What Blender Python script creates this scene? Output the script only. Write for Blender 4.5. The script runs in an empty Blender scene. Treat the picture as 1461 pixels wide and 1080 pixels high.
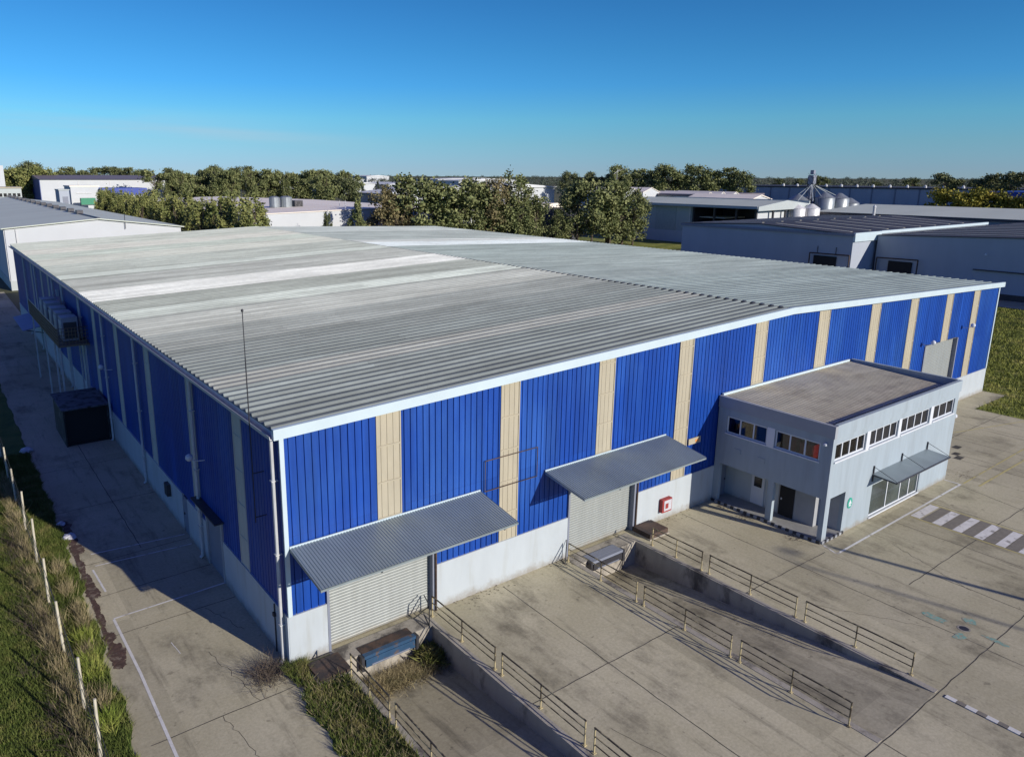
import bpy, math, random
import numpy as np
from mathutils import Vector
random.seed(7); RNG = np.random.default_rng(11)
C = bpy.context.scene.collection
scene = bpy.context.scene
R = math.radians

# ---------------------------------------------------------------- camera
CAM = Vector((-8.968, -22.765, 17.511)); YAW, PIT, ROL = 0.625, -0.235, 0.004
cd = bpy.data.cameras.new('camera'); cam = bpy.data.objects.new('camera', cd); C.objects.link(cam)
f = Vector((math.sin(YAW)*math.cos(PIT), math.cos(YAW)*math.cos(PIT), math.sin(PIT)))
r = f.cross(Vector((0, 0, 1))).normalized(); u = r.cross(f)
r2 = r*math.cos(ROL)+u*math.sin(ROL); u2 = -r*math.sin(ROL)+u*math.cos(ROL)
from mathutils import Matrix
m = Matrix((r2, u2, -f)).transposed().to_4x4(); m.translation = CAM
cam.matrix_world = m
cd.sensor_width = 36; cd.sensor_fit = 'HORIZONTAL'; cd.lens = 1054.8/1461*36
cd.shift_x = 77.8/1461; cd.shift_y = -36.6/1461
cd.clip_start = .3; cd.clip_end = 20000
scene.camera = cam

# ---------------------------------------------------------------- light
SUN = Vector((.31, -1, .385)).normalized()
EL = math.asin(SUN.z); AZ = math.atan2(SUN.x, SUN.y)
sl = bpy.data.lights.new('sun', 'SUN'); sl.energy = 4.6; sl.angle = R(.5); sl.color = (1, .93, .82)
so = bpy.data.objects.new('sun', sl); C.objects.link(so)
so.rotation_euler = SUN.to_track_quat('Z', 'Y').to_euler()
w = bpy.data.worlds.new('World'); scene.world = w; w.use_nodes = True
nt = w.node_tree; bg = nt.nodes['Background']
sky = nt.nodes.new('ShaderNodeTexSky'); sky.sky_type = 'NISHITA'; sky.sun_disc = False
sky.sun_elevation = EL; sky.sun_rotation = AZ; sky.air_density = 1.0; sky.dust_density = 0.0; sky.ozone_density = 1.5
sky.altitude = 0
SKY_TINT = [(0, (.35, .62, 1.33)), (.01, (.34, .61, 1.3)), (.04, (.32, .66, 1.16)), (.07, (.28, .72, 1.18)), (.11, (.19, .66, 1.25)), (.15, (.17, .62, 1.14)), (.21, (.15, .56, 1.04)), (.36, (.44, .40, .98))]   # clear deep blue air, by height above the horizon
# a few thin cirrus streaks low on the left of the sky
tc = nt.nodes.new('ShaderNodeTexCoord'); sep = nt.nodes.new('ShaderNodeSeparateXYZ'); nt.links.new(tc.outputs['Generated'], sep.inputs[0])
mp = nt.nodes.new('ShaderNodeMapping'); mp.inputs['Scale'].default_value = (1.6, 1.6, 26); nt.links.new(tc.outputs['Generated'], mp.inputs[0])
nz = nt.nodes.new('ShaderNodeTexNoise'); nz.inputs['Scale'].default_value = 1.7; nz.inputs['Detail'].default_value = 5; nt.links.new(mp.outputs[0], nz.inputs[0])
hs = nt.nodes.new('ShaderNodeVectorMath'); hs.operation = 'MULTIPLY'; cr = nt.nodes.new('ShaderNodeValToRGB')
tz = nt.nodes.new('ShaderNodeMath'); tz.operation = 'DIVIDE'; nt.links.new(sep.outputs[2], tz.inputs[0]); tz.inputs[1].default_value = .4; nt.links.new(tz.outputs[0], cr.inputs[0])
for i, (zz, cc) in enumerate(SKY_TINT):
    el = cr.color_ramp.elements[i] if i < 2 else cr.color_ramp.elements.new(zz/.4)
    el.position = zz/.4; el.color = (*cc, 1)
nt.links.new(sky.outputs[0], hs.inputs[0]); nt.links.new(cr.outputs[0], hs.inputs[1])
def wmath(op, a, b=None, clamp=False):
    n = nt.nodes.new('ShaderNodeMath'); n.operation = op; n.use_clamp = clamp
    for i, v in enumerate((a, b)):
        if v is None: continue
        if isinstance(v, (int, float)): n.inputs[i].default_value = v
        else: nt.links.new(v, n.inputs[i])
    return n.outputs[0]
def wramp(v, a, b):
    n = nt.nodes.new('ShaderNodeMapRange'); n.interpolation_type = 'SMOOTHSTEP'
    nt.links.new(v, n.inputs[0]); n.inputs[1].default_value = a; n.inputs[2].default_value = b; return n.outputs[0]
az = wmath('ARCTAN2', sep.outputs[0], sep.outputs[1])
band = wmath('MULTIPLY', wramp(sep.outputs[2], .03, .055), wramp(sep.outputs[2], .085, .06))
side = wramp(az, .50, .15)
cl = wmath('MULTIPLY', wmath('MULTIPLY', band, side), wramp(nz.outputs[0], .34, .58))
line = wmath('ABSOLUTE', wmath('SUBTRACT', sep.outputs[2], wmath('SUBTRACT', .066, wmath('MULTIPLY', az, .05))))
streak = wmath('MULTIPLY', wmath('MULTIPLY', wramp(line, .013, .001), wramp(az, .60, .25)), wramp(nz.outputs[0], .22, .60))
cl = wmath('MAXIMUM', wmath('MULTIPLY', cl, .25), wmath('MULTIPLY', streak, .55))
mx = nt.nodes.new('ShaderNodeMixRGB'); nt.links.new(cl, mx.inputs[0]); nt.links.new(hs.outputs[0], mx.inputs[1]); mx.inputs[2].default_value = (4.4, 6.0, 7.2, 1)
nt.links.new(mx.outputs[0], bg.inputs[0]); bg.inputs[1].default_value = .09
vs = scene.view_settings; vs.view_transform = 'Standard'; vs.look = 'None'; vs.exposure = .12; vs.gamma = 1; vs.use_curve_mapping = False

# ---------------------------------------------------------------- materials
def lin(c):
    return tuple(((v/255)/12.92 if v/255 <= .04045 else (((v/255)+.055)/1.055)**2.4) for v in c)
def mat(name, col, rough=.7, metal=0, var=.12, scale=1.5, stretch=(1, 1, 1), bump=0, bscale=20, col2=None, c2=(.5, .62), s2=.3, st2=(1, 1, 1), spec=.5, detail=5, splash=None, sheets=None):
    """procedural: base colour x noise variation, optional second colour in patches, optional bump"""
    M = bpy.data.materials.new(name); M.use_nodes = True; t = M.node_tree; n = t.nodes; L = t.links.new
    b = n['Principled BSDF']; b.inputs['Roughness'].default_value = rough; b.inputs['Metallic'].default_value = metal
    b.inputs['Specular IOR Level'].default_value = spec
    g = n.new('ShaderNodeNewGeometry'); mpg = n.new('ShaderNodeMapping'); L(g.outputs['Position'], mpg.inputs[0]); mpg.inputs['Scale'].default_value = stretch
    nz = n.new('ShaderNodeTexNoise'); nz.inputs['Scale'].default_value = scale; nz.inputs['Detail'].default_value = detail; nz.inputs['Roughness'].default_value = .62; L(mpg.outputs[0], nz.inputs[0])
    mr = n.new('ShaderNodeMapRange'); mr.inputs[1].default_value = .25; mr.inputs[2].default_value = .75; mr.inputs[3].default_value = 1-var; mr.inputs[4].default_value = 1+var; L(nz.outputs[0], mr.inputs[0])
    src = None
    if col2 is not None:
        mp2 = n.new('ShaderNodeMapping'); L(g.outputs['Position'], mp2.inputs[0]); mp2.inputs['Scale'].default_value = st2
        n2 = n.new('ShaderNodeTexNoise'); n2.inputs['Scale'].default_value = s2; n2.inputs['Detail'].default_value = 6; n2.inputs['Roughness'].default_value = .65; L(mp2.outputs[0], n2.inputs[0])
        r2_ = n.new('ShaderNodeMapRange'); r2_.interpolation_type = 'SMOOTHSTEP'; r2_.inputs[1].default_value = c2[0]; r2_.inputs[2].default_value = c2[1]; L(n2.outputs[0], r2_.inputs[0])
        mix = n.new('ShaderNodeMixRGB'); mix.inputs[1].default_value = (*col, 1); mix.inputs[2].default_value = (*col2, 1); L(r2_.outputs[0], mix.inputs[0]); src = mix.outputs[0]
    vm = n.new('ShaderNodeVectorMath'); vm.operation = 'SCALE'
    if src is None: vm.inputs[0].default_value = col
    else: L(src, vm.inputs[0])
    L(mr.outputs[0], vm.inputs['Scale']); final = vm.outputs[0]
    if sheets:
        sx_ = n.new('ShaderNodeSeparateXYZ'); L(g.outputs['Position'], sx_.inputs[0]); ad = n.new('ShaderNodeMath'); L(sx_.outputs[0], ad.inputs[0]); L(sx_.outputs[1], ad.inputs[1])
        co = n.new('ShaderNodeCombineXYZ'); L(ad.outputs[0], co.inputs[0]); L(sx_.outputs[2], co.inputs[1])
        bk = n.new('ShaderNodeTexBrick'); bk.offset = 0; L(co.outputs[0], bk.inputs['Vector']); bk.inputs['Scale'].default_value = 1; bk.inputs['Brick Width'].default_value = sheets; bk.inputs['Row Height'].default_value = 5.1
        bk.inputs['Mortar Size'].default_value = .010; bk.inputs['Mortar Smooth'].default_value = .5; bk.inputs['Color1'].default_value = (.86, .88, .90, 1); bk.inputs['Color2'].default_value = (1.10, 1.08, 1.06, 1); bk.inputs['Mortar'].default_value = (.7, .7, .75, 1)
        st = n.new('ShaderNodeTexNoise'); st.inputs['Scale'].default_value = 1; st.inputs['Detail'].default_value = 4; ms = n.new('ShaderNodeMapping'); ms.inputs['Scale'].default_value = (7, 7, .22); L(g.outputs['Position'], ms.inputs[0]); L(ms.outputs[0], st.inputs[0])
        sr = n.new('ShaderNodeMapRange'); sr.inputs[1].default_value = .35; sr.inputs[2].default_value = .75; sr.inputs[3].default_value = 1.05; sr.inputs[4].default_value = .80; L(st.outputs[0], sr.inputs[0])
        m1 = n.new('ShaderNodeVectorMath'); m1.operation = 'MULTIPLY'; L(final, m1.inputs[0]); L(bk.outputs[0], m1.inputs[1])
        m2 = n.new('ShaderNodeVectorMath'); m2.operation = 'SCALE'; L(m1.outputs[0], m2.inputs[0]); L(sr.outputs[0], m2.inputs['Scale']); final = m2.outputs[0]
    if splash:
        sx_ = n.new('ShaderNodeSeparateXYZ'); L(g.outputs['Position'], sx_.inputs[0])
        sn = n.new('ShaderNodeTexNoise'); sn.inputs['Scale'].default_value = 1.6; sn.inputs['Detail'].default_value = 8; sn.inputs['Roughness'].default_value = .75; L(g.outputs['Position'], sn.inputs[0])
        hz_ = n.new('ShaderNodeMath'); hz_.operation = 'MULTIPLY_ADD'; L(sn.outputs[0], hz_.inputs[0]); hz_.inputs[1].default_value = -splash*2.6; L(sx_.outputs[2], hz_.inputs[2])
        zr = n.new('ShaderNodeMapRange'); zr.interpolation_type = 'SMOOTHSTEP'; L(hz_.outputs[0], zr.inputs[0]); zr.inputs[1].default_value = -splash*.2; zr.inputs[2].default_value = -splash*1.5; zr.inputs[3].default_value = 0; zr.inputs[4].default_value = .75
        mz = n.new('ShaderNodeMixRGB'); L(zr.outputs[0], mz.inputs[0]); L(final, mz.inputs[1]); mz.inputs[2].default_value = (.24, .21, .17, 1); final = mz.outputs[0]
    L(final, b.inputs['Base Color'])
    if bump:
        nb = n.new('ShaderNodeTexNoise'); nb.inputs['Scale'].default_value = bscale; nb.inputs['Detail'].default_value = 4; L(g.outputs['Position'], nb.inputs[0])
        bp = n.new('ShaderNodeBump'); bp.inputs['Strength'].default_value = bump; bp.inputs['Distance'].default_value = .05; L(nb.outputs[0], bp.inputs['Height']); L(bp.outputs[0], b.inputs['Normal'])
    return M

M = {}
M['blue'] = mat('blue_cladding', (.006, .055, .32), .42, 0, .20, 1.1, (1, 1, .10), col2=(.018, .085, .36), c2=(.42, .66), s2=.28, st2=(1, 1, .35), spec=.35, sheets=.87)
M['cream'] = mat('cream_cladding', (.40, .36, .27), .6, 0, .1, 2, (1, 1, .3))
M['cream_pale'] = mat('pale_cladding_strip', (.50, .50, .46), .6, 0, .1, 2, (1, 1, .3))
M['white'] = mat('white_paint', (.44, .485, .52), .6, 0, .06, 1.2, (1, 1, .4), col2=(.40, .43, .44), c2=(.50, .72), s2=.9, st2=(2.5, 2.5, .3), splash=.42)
M['fascia'] = mat('white_fascia', (.50, .60, .65), .45, 0, .05, 1)
M['door'] = mat('grey_roller_door', (.27, .29, .285), .5, .1, .10, 1.5, (3, 1, .4), splash=.30)
M['galv'] = mat('galvanised_sheet', (.26, .31, .33), .42, .30, .16, .7, (1, .4, 1))
M['steel'] = mat('dark_steel', (.06, .06, .07), .5, .5, .15, 4)
M['rust'] = mat('rusty_steel', (.10, .065, .05), .7, .3, .3, 3, col2=(.05, .04, .04), c2=(.45, .6), s2=2)
M['lblue'] = mat('worn_blue_paint', (.030, .080, .16), .5, .2, .2, 3, col2=(.12, .09, .08), c2=(.55, .68), s2=2.5)
M['greyblue'] = mat('grey_door_paint', (.20, .22, .28), .6)
M['postcream'] = mat('cream_yellow_paint', (.44, .37, .21), .6, 0, .2, 5, col2=(.10, .08, .06), c2=(.58, .66), s2=3)
M['raildark'] = mat('dark_worn_rail_paint', (.085, .068, .045), .6, .1, .3, 5, col2=(.42, .35, .20), c2=(.50, .60), s2=2.2)
M['red'] = mat('red_paint', (.55, .045, .035), .45)
M['wallred'] = mat('faded_red_paint', (.30, .035, .035), .6, 0, .2, 4)
M['glass'] = mat('dark_window_glass', (.016, .018, .024), .08, 0, .5, .9, spec=.35)
M['glass2'] = mat('grey_green_glass', (.05, .065, .065), .1, 0, .5, .6, spec=.4)
M['frame'] = mat('white_window_frame', (.62, .65, .70), .5, 0, .04, 2)
M['office'] = mat('office_render', (.31, .37, .42), .8, 0, .08, 1.4, (2.2, 2.2, .3), bump=.08, bscale=9, col2=(.28, .33, .37), c2=(.46, .70), s2=.8, st2=(2.5, 2.5, .25), splash=.30)
M['parapet'] = mat('office_parapet_grey', (.30, .32, .35), .7, 0, .06, 1)
M['interior'] = mat('plain_wall_grey', (.33, .34, .36), .8)  # one even grey for inner walls, ceiling, frames and step edges
M['tile'] = mat('pale_floor_tile', (.30, .30, .29), .6, 0, .15, 4)
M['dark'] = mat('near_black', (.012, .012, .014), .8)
M['black'] = mat('black_container_paint', (.018, .018, .022), .6, 0, .3, 1.2, col2=(.09, .09, .10), c2=(.5, .68), s2=1.4)
M['acwhite'] = mat('ac_cream_casing', (.30, .31, .36), .5, 0, .08, 2)
M['wood'] = mat('weathered_fence_post', (.52, .48, .38), .8, 0, .2, 4, col2=(.62, .56, .2), c2=(.6, .66), s2=.6)
M['wire'] = mat('fence_wire', (.12, .11, .09), .6, .5)
M['wline'] = mat('worn_white_line', (.66, .65, .62), .8, 0, .15, 3, col2=(.33, .30, .25), c2=(.55, .68), s2=1.6)
M['yline'] = mat('worn_yellow_line', (.50, .43, .18), .8, 0, .15, 3, col2=(.36, .32, .20), c2=(.52, .66), s2=1.6)
M['wbar'] = mat('crosswalk_white', (.66, .64, .62), .8, 0, .15, 3, col2=(.30, .28, .26), c2=(.55, .68), s2=2)
M['dbar'] = mat('crosswalk_dark', (.20, .18, .15), .8, 0, .2, 4)
M['joint'] = mat('joint_filler', (.045, .04, .032), .9, 0, .3, 2, col2=(.13, .12, .10), c2=(.48, .62), s2=.9)
M['tank'] = mat('white_tank', (.66, .66, .66), .4, .1)
M['silo'] = mat('galvanised_silo', (.30, .33, .35), .42, .5, .15, 1)
M['gwall'] = mat('pale_grey_wall', (.42, .46, .46), .6, .1, .05, .3)
M['wwall'] = mat('far_white_wall', (.52, .545, .57), .7, 0, .05, .2)
M['wroof2'] = mat('far_cool_white_roof', (.62, .64, .66), .7, 0, .06, .1)
M['wroof'] = mat('far_white_roof', (.88, .80, .70), .7, 0, .10, .1, (.3, 1, 1))
M['groof'] = mat('far_grey_roof', (.54, .58, .50), .6, .03, .10, .12, (.3, 1, 1))
M['droof'] = mat('dark_roof_sheet', (.040, .042, .055), .7, 0, .2, .3)
M['broof'] = mat('brown_grey_roof', (.17, .15, .17), .6)
M['bwall'] = mat('blue_grey_cladding', (.36, .40, .47), .65, 0, .07, .3, (1, 1, .3))
M['bluefar'] = mat('deep_blue_band', (.02, .05, .30), .5)
M['green'] = mat('green_paint', (.02, .22, .12), .5)
M['strip'] = mat('translucent_roof_strip', (.50, .48, .40), .5)
M['conc'] = mat('concrete_wall', (.36, .33, .28), .85, 0, .15, 1.5, (1, 1, .3), bump=.2, bscale=14, col2=(.10, .09, .08), c2=(.48, .66), s2=.8, st2=(1, 1, .5))
M['trunk'] = mat('bark', (.11, .085, .065), .9, 0, .25, 2)
M['dirt'] = mat('dark_red_mud', (.085, .050, .038), .9, 0, .4, 5, bump=.6, bscale=12, col2=(.20, .16, .12), c2=(.5, .66), s2=3.5)
M['cyan'] = mat('turquoise_spray_paint', (.18, .36, .30), .8, 0, .2, 8, col2=(.33, .31, .24), c2=(.42, .60), s2=7)
M['bags'] = mat('pale_plastic', (.5, .5, .55), .6)
M['mesh'] = mat('dark_mesh_railing', (.20, .15, .10), .7)
M['conduit'] = mat('grey_pipe', (.52, .53, .54), .5)
M['orange'] = mat('orange_print', (.65, .28, .08), .6)
M['sign'] = mat('sign_green', (.03, .34, .25), .5)

def clear_glass(name):
    Mt = bpy.data.materials.new(name); Mt.use_nodes = True; t = Mt.node_tree; n = t.nodes; L = t.links.new
    n.remove(n['Principled BSDF']); o = n['Material Output']; tr = n.new('ShaderNodeBsdfTransparent'); tr.inputs[0].default_value = (.62, .64, .66, 1)
    gl = n.new('ShaderNodeBsdfGlossy'); gl.inputs['Roughness'].default_value = .03; fr = n.new('ShaderNodeFresnel'); fr.inputs[0].default_value = 1.5
    mixer = n.new('ShaderNodeMixShader'); L(fr.outputs[0], mixer.inputs[0]); L(tr.outputs[0], mixer.inputs[1]); L(gl.outputs[0], mixer.inputs[2]); L(mixer.outputs[0], o.inputs['Surface']); return Mt
M['see_through'] = clear_glass('clear_window_glass')
M['carpet'] = mat('office_floor', (.16, .15, .10), .8)
def roof_mat(name, base, light, bands, tint=(1, 1, 1), metal=.25):
    """galvanised roof: panels of newer, paler sheeting as bands across y, plus streaks along x"""
    Mt = bpy.data.materials.new(name); Mt.use_nodes = True; t = Mt.node_tree; n = t.nodes; L = t.links.new
    b = n['Principled BSDF']; b.inputs['Roughness'].default_value = .62; b.inputs['Metallic'].default_value = .04; b.inputs['Specular IOR Level'].default_value = .3
    g = n.new('ShaderNodeNewGeometry'); sp = n.new('ShaderNodeSeparateXYZ'); L(g.outputs['Position'], sp.inputs[0])
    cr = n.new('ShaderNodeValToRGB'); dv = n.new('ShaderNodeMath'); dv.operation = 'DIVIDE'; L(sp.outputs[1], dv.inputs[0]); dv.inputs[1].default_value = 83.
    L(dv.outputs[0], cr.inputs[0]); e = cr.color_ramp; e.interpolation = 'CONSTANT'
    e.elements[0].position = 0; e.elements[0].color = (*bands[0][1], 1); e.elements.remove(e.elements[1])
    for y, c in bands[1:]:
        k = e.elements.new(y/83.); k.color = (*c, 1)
    def noise(sc, st, det=5, ro=.6):
        mp_ = n.new('ShaderNodeMapping'); mp_.inputs['Scale'].default_value = st; L(g.outputs['Position'], mp_.inputs[0])
        q = n.new('ShaderNodeTexNoise'); q.inputs['Scale'].default_value = sc; q.inputs['Detail'].default_value = det; q.inputs['Roughness'].default_value = ro; L(mp_.outputs[0], q.inputs[0]); return q.outputs[0]
    def mr(v, a, b_, c, d):
        q = n.new('ShaderNodeMapRange'); L(v, q.inputs[0]); q.inputs[1].default_value = a; q.inputs[2].default_value = b_; q.inputs[3].default_value = c; q.inputs[4].default_value = d; return q.outputs[0]
    def mul(a, b_):
        q = n.new('ShaderNodeMath'); q.operation = 'MULTIPLY'; L(a, q.inputs[0]); L(b_, q.inputs[1]); return q.outputs[0]
    s = mul(mr(noise(.5, (.05, 3.2, 1)), .3, .7, .80, 1.17), mr(noise(.30, (.5, 1.3, 1), 8, .75), .3, .7, .80, 1.18))
    s = mul(s, mr(noise(.9, (.25, 1.2, 1)), .35, .75, 1.06, .90))
    br = n.new('ShaderNodeTexBrick'); br.offset = .37; br.squash = 1; L(g.outputs['Position'], br.inputs['Vector']); br.inputs['Scale'].default_value = 1
    br.inputs['Mortar Size'].default_value = .012; br.inputs['Mortar Smooth'].default_value = .6; br.inputs['Brick Width'].default_value = 10.3; br.inputs['Row Height'].default_value = 1.2
    br.inputs['Color1'].default_value = (.90, .90, .90, 1); br.inputs['Color2'].default_value = (1.08, 1.08, 1.08, 1); br.inputs['Mortar'].default_value = (.74, .74, .74, 1)
    s = mul(s, br.outputs[0]); s = mul(s, mr(noise(3.5, (.6, 1, 1), 6, .75), .3, .7, .92, 1.08))
    vm = n.new('ShaderNodeVectorMath'); vm.operation = 'SCALE'; L(cr.outputs[0], vm.inputs[0]); L(s, vm.inputs['Scale']); L(vm.outputs[0], b.inputs['Base Color'])
    return Mt
A_, B_, C_, D_ = (.175, .203, .206), (.30, .33, .31), (.50, .52, .51), (.37, .41, .39)
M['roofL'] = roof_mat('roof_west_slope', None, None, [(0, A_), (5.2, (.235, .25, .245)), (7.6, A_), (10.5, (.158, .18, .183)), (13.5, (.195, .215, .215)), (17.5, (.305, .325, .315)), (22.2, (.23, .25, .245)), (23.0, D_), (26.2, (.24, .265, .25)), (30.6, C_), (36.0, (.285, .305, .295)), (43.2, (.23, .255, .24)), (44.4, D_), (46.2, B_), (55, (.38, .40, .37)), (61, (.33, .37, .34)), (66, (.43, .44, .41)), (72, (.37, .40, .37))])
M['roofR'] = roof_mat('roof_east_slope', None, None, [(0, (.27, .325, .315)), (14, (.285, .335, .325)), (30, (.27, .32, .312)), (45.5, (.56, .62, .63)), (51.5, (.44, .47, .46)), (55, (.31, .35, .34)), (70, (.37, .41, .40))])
M['roofO'] = mat('office_roof_sheet', (.58, .53, .39), .6, .1, .22, .8, (.3, 3, 1), col2=(.48, .43, .32), c2=(.45, .65), s2=.8)

def concrete(name, base, dark, light, tread=True):
    Mt = bpy.data.materials.new(name); Mt.use_nodes = True; t = Mt.node_tree; n = t.nodes; L = t.links.new
    b = n['Principled BSDF']; b.inputs['Roughness'].default_value = .88; b.inputs['Specular IOR Level'].default_value = .25
    g = n.new('ShaderNodeNewGeometry')
    def noise(sc, st, det=6, ro=.65, off=(0, 0, 0)):
        mp_ = n.new('ShaderNodeMapping'); mp_.inputs['Scale'].default_value = st; mp_.inputs['Location'].default_value = off; L(g.outputs['Position'], mp_.inputs[0])
        q = n.new('ShaderNodeTexNoise'); q.inputs['Scale'].default_value = sc; q.inputs['Detail'].default_value = det; q.inputs['Roughness'].default_value = ro; L(mp_.outputs[0], q.inputs[0]); return q.outputs[0]
    def mr(v, a, b_, c=0., d=1.):
        q = n.new('ShaderNodeMapRange'); q.interpolation_type = 'SMOOTHSTEP'; L(v, q.inputs[0]); q.inputs[1].default_value = a; q.inputs[2].default_value = b_; q.inputs[3].default_value = c; q.inputs[4].default_value = d; return q.outputs[0]
    def mix(fac, a, b_, ):
        q = n.new('ShaderNodeMixRGB'); L(fac, q.inputs[0])
        for i, v in ((1, a), (2, b_)):
            if isinstance(v, tuple): q.inputs[i].default_value = (*v, 1)
            else: L(v, q.inputs[i])
        return q.outputs[0]
    def mth(op, a, b_):
        q = n.new('ShaderNodeMath'); q.operation = op
        for i, v in ((0, a), (1, b_)):
            if isinstance(v, (int, float)): q.inputs[i].default_value = v
            else: L(v, q.inputs[i])
        return q.outputs[0]
    c = mix(mr(noise(.16, (1, 1, 1)), .35, .68), base, light)
    c = mix(mth('MULTIPLY', mr(noise(.34, (1, .6, 1), 9, .72), .49, .70), .80), c, dark)           # large stains
    c = mix(mth('MULTIPLY', mr(noise(.9, (1.8, .2, 1), 7, .7, (9, 3, 0)), .52, .70), .55), c, dark)   # tyre-wide streaks towards the docks
    c = mix(mth('MULTIPLY', mr(noise(.9, (.22, 2.2, 1), 6, .7, (3, 8, 0)), .56, .76), .30), c, light)
    c = mix(mth('MULTIPLY', mr(noise(2.6, (1, 1, 1), 3, .5, (5, 5, 5)), .66, .72), .5), c, dark)
    c = mix(mth('MULTIPLY', mr(noise(1.3, (.35, 1, 1), 8, .8, (2, 6, 1)), .52, .62), .35), c, light)
    br = n.new('ShaderNodeTexBrick'); br.offset = 0; br.squash = 1; L(g.outputs['Position'], br.inputs['Vector'])
    br.inputs['Scale'].default_value = 1; br.inputs['Mortar Size'].default_value = 0; br.inputs['Brick Width'].default_value = 4.1; br.inputs['Row Height'].default_value = 6.65
    br.inputs['Color1'].default_value = (.88, .88, .88, 1); br.inputs['Color2'].default_value = (1.1, 1.1, 1.1, 1); br.inputs['Mortar'].default_value = (1, 1, 1, 1)
    mm = n.new('ShaderNodeMixRGB'); mm.blend_type = 'MULTIPLY'; mm.inputs[0].default_value = 1; L(c, mm.inputs[1]); L(br.outputs[0], mm.inputs[2])
    fine = mr(noise(9, (1, 1, 1), 5, .75), .25, .75, .86, 1.14)
    vm = n.new('ShaderNodeVectorMath'); vm.operation = 'SCALE'; L(mm.outputs[0], vm.inputs[0]); L(fine, vm.inputs['Scale']); L(vm.outputs[0], b.inputs['Base Color'])
    bp = n.new('ShaderNodeBump'); bp.inputs['Strength'].default_value = .25; bp.inputs['Distance'].default_value = .02; L(noise(22, (1, 1, 1)), bp.inputs['Height']); L(bp.outputs[0], b.inputs['Normal'])
    return Mt
M['yard'] = concrete('yard_concrete', (.425, .385, .262), (.155, .138, .098), (.50, .455, .325))
M['ramp'] = concrete('ramp_concrete', (.39, .35, .24), (.125, .112, .08), (.47, .425, .305))

def grass_mat(name, a, b_, c, sc=.25):
    Mt = bpy.data.materials.new(name); Mt.use_nodes = True; t = Mt.node_tree; n = t.nodes; L = t.links.new
    b = n['Principled BSDF']; b.inputs['Roughness'].default_value = .8; b.inputs['Specular IOR Level'].default_value = .2
    g = n.new('ShaderNodeNewGeometry')
    q = n.new('ShaderNodeTexNoise'); q.inputs['Scale'].default_value = sc; q.inputs['Detail'].default_value = 8; q.inputs['Roughness'].default_value = .7; L(g.outputs['Position'], q.inputs[0])
    cr = n.new('ShaderNodeValToRGB'); L(q.outputs[0], cr.inputs[0]); e = cr.color_ramp
    e.elements[0].position = .32; e.elements[0].color = (*a, 1); e.elements[1].position = .68; e.elements[1].color = (*c, 1)
    k = e.elements.new(.5); k.color = (*b_, 1)
    q2 = n.new('ShaderNodeTexNoise'); q2.inputs['Scale'].default_value = 14; q2.inputs['Detail'].default_value = 3; L(g.outputs['Position'], q2.inputs[0])
    mr = n.new('ShaderNodeMapRange'); mr.inputs[1].default_value = .3; mr.inputs[2].default_value = .7; mr.inputs[3].default_value = .72; mr.inputs[4].default_value = 1.3; L(q2.outputs[0], mr.inputs[0])
    vm = n.new('ShaderNodeVectorMath'); vm.operation = 'SCALE'; L(cr.outputs[0], vm.inputs[0]); L(mr.outputs[0], vm.inputs['Scale']); L(vm.outputs[0], b.inputs['Base Color'])
    return Mt
M['ground'] = grass_mat('field_ground', (.075, .085, .04), (.11, .11, .055), (.16, .14, .085), .02)
M['lawn'] = grass_mat('lawn_green', (.035, .07, .012), (.07, .115, .02), (.13, .14, .035), .5)
M['blade'] = grass_mat('grass_blades', (.065, .095, .022), (.11, .14, .032), (.24, .21, .085), .9)
M['dry'] = grass_mat('dry_grass', (.15, .15, .07), (.30, .25, .14), (.42, .35, .20), 1.2)
M['reed'] = grass_mat('bright_reed', (.14, .20, .03), (.22, .27, .05), (.34, .33, .10), 1.5)
M['rgrass'] = grass_mat('meadow_grass', (.09, .115, .03), (.20, .22, .045), (.34, .31, .10), .35)

def leaf_mat(name, a, b_, sc=.35):
    Mt = bpy.data.materials.new(name); Mt.use_nodes = True; t = Mt.node_tree; n = t.nodes; L = t.links.new
    b = n['Principled BSDF']; b.inputs['Roughness'].default_value = .75; b.inputs['Specular IOR Level'].default_value = .2
    g = n.new('ShaderNodeNewGeometry')
    q = n.new('ShaderNodeTexNoise'); q.inputs['Scale'].default_value = sc; q.inputs['Detail'].default_value = 6; q.inputs['Roughness'].default_value = .7; L(g.outputs['Position'], q.inputs[0])
    mr = n.new('ShaderNodeMapRange'); mr.inputs[1].default_value = .36; mr.inputs[2].default_value = .64; L(q.outputs[0], mr.inputs[0])
    mix = n.new('ShaderNodeMixRGB'); mix.inputs[1].default_value = (*a, 1); mix.inputs[2].default_value = (*b_, 1); L(mr.outputs[0], mix.inputs[0])
    L(mix.outputs[0], b.inputs['Base Color'])
    return Mt
M['leaf_olive'] = leaf_mat('olive_foliage', (.080, .110, .040), (.28, .29, .125), .45)
M['leaf_brown'] = leaf_mat('brown_foliage', (.10, .10, .045), (.33, .27, .14), .45)
M['leaf_pine'] = leaf_mat('pine_foliage', (.085, .115, .036), (.31, .31, .11), .4)
M['leaf_dark'] = leaf_mat('dark_foliage', (.055, .078, .036), (.20, .21, .095), .3)
M['leaf_yellow'] = leaf_mat('autumn_foliage', (.10, .125, .025), (.36, .29, .045), .3)
M['leaf_far'] = leaf_mat('distant_foliage', (.06, .08, .065), (.12, .14, .10), .05)

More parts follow.
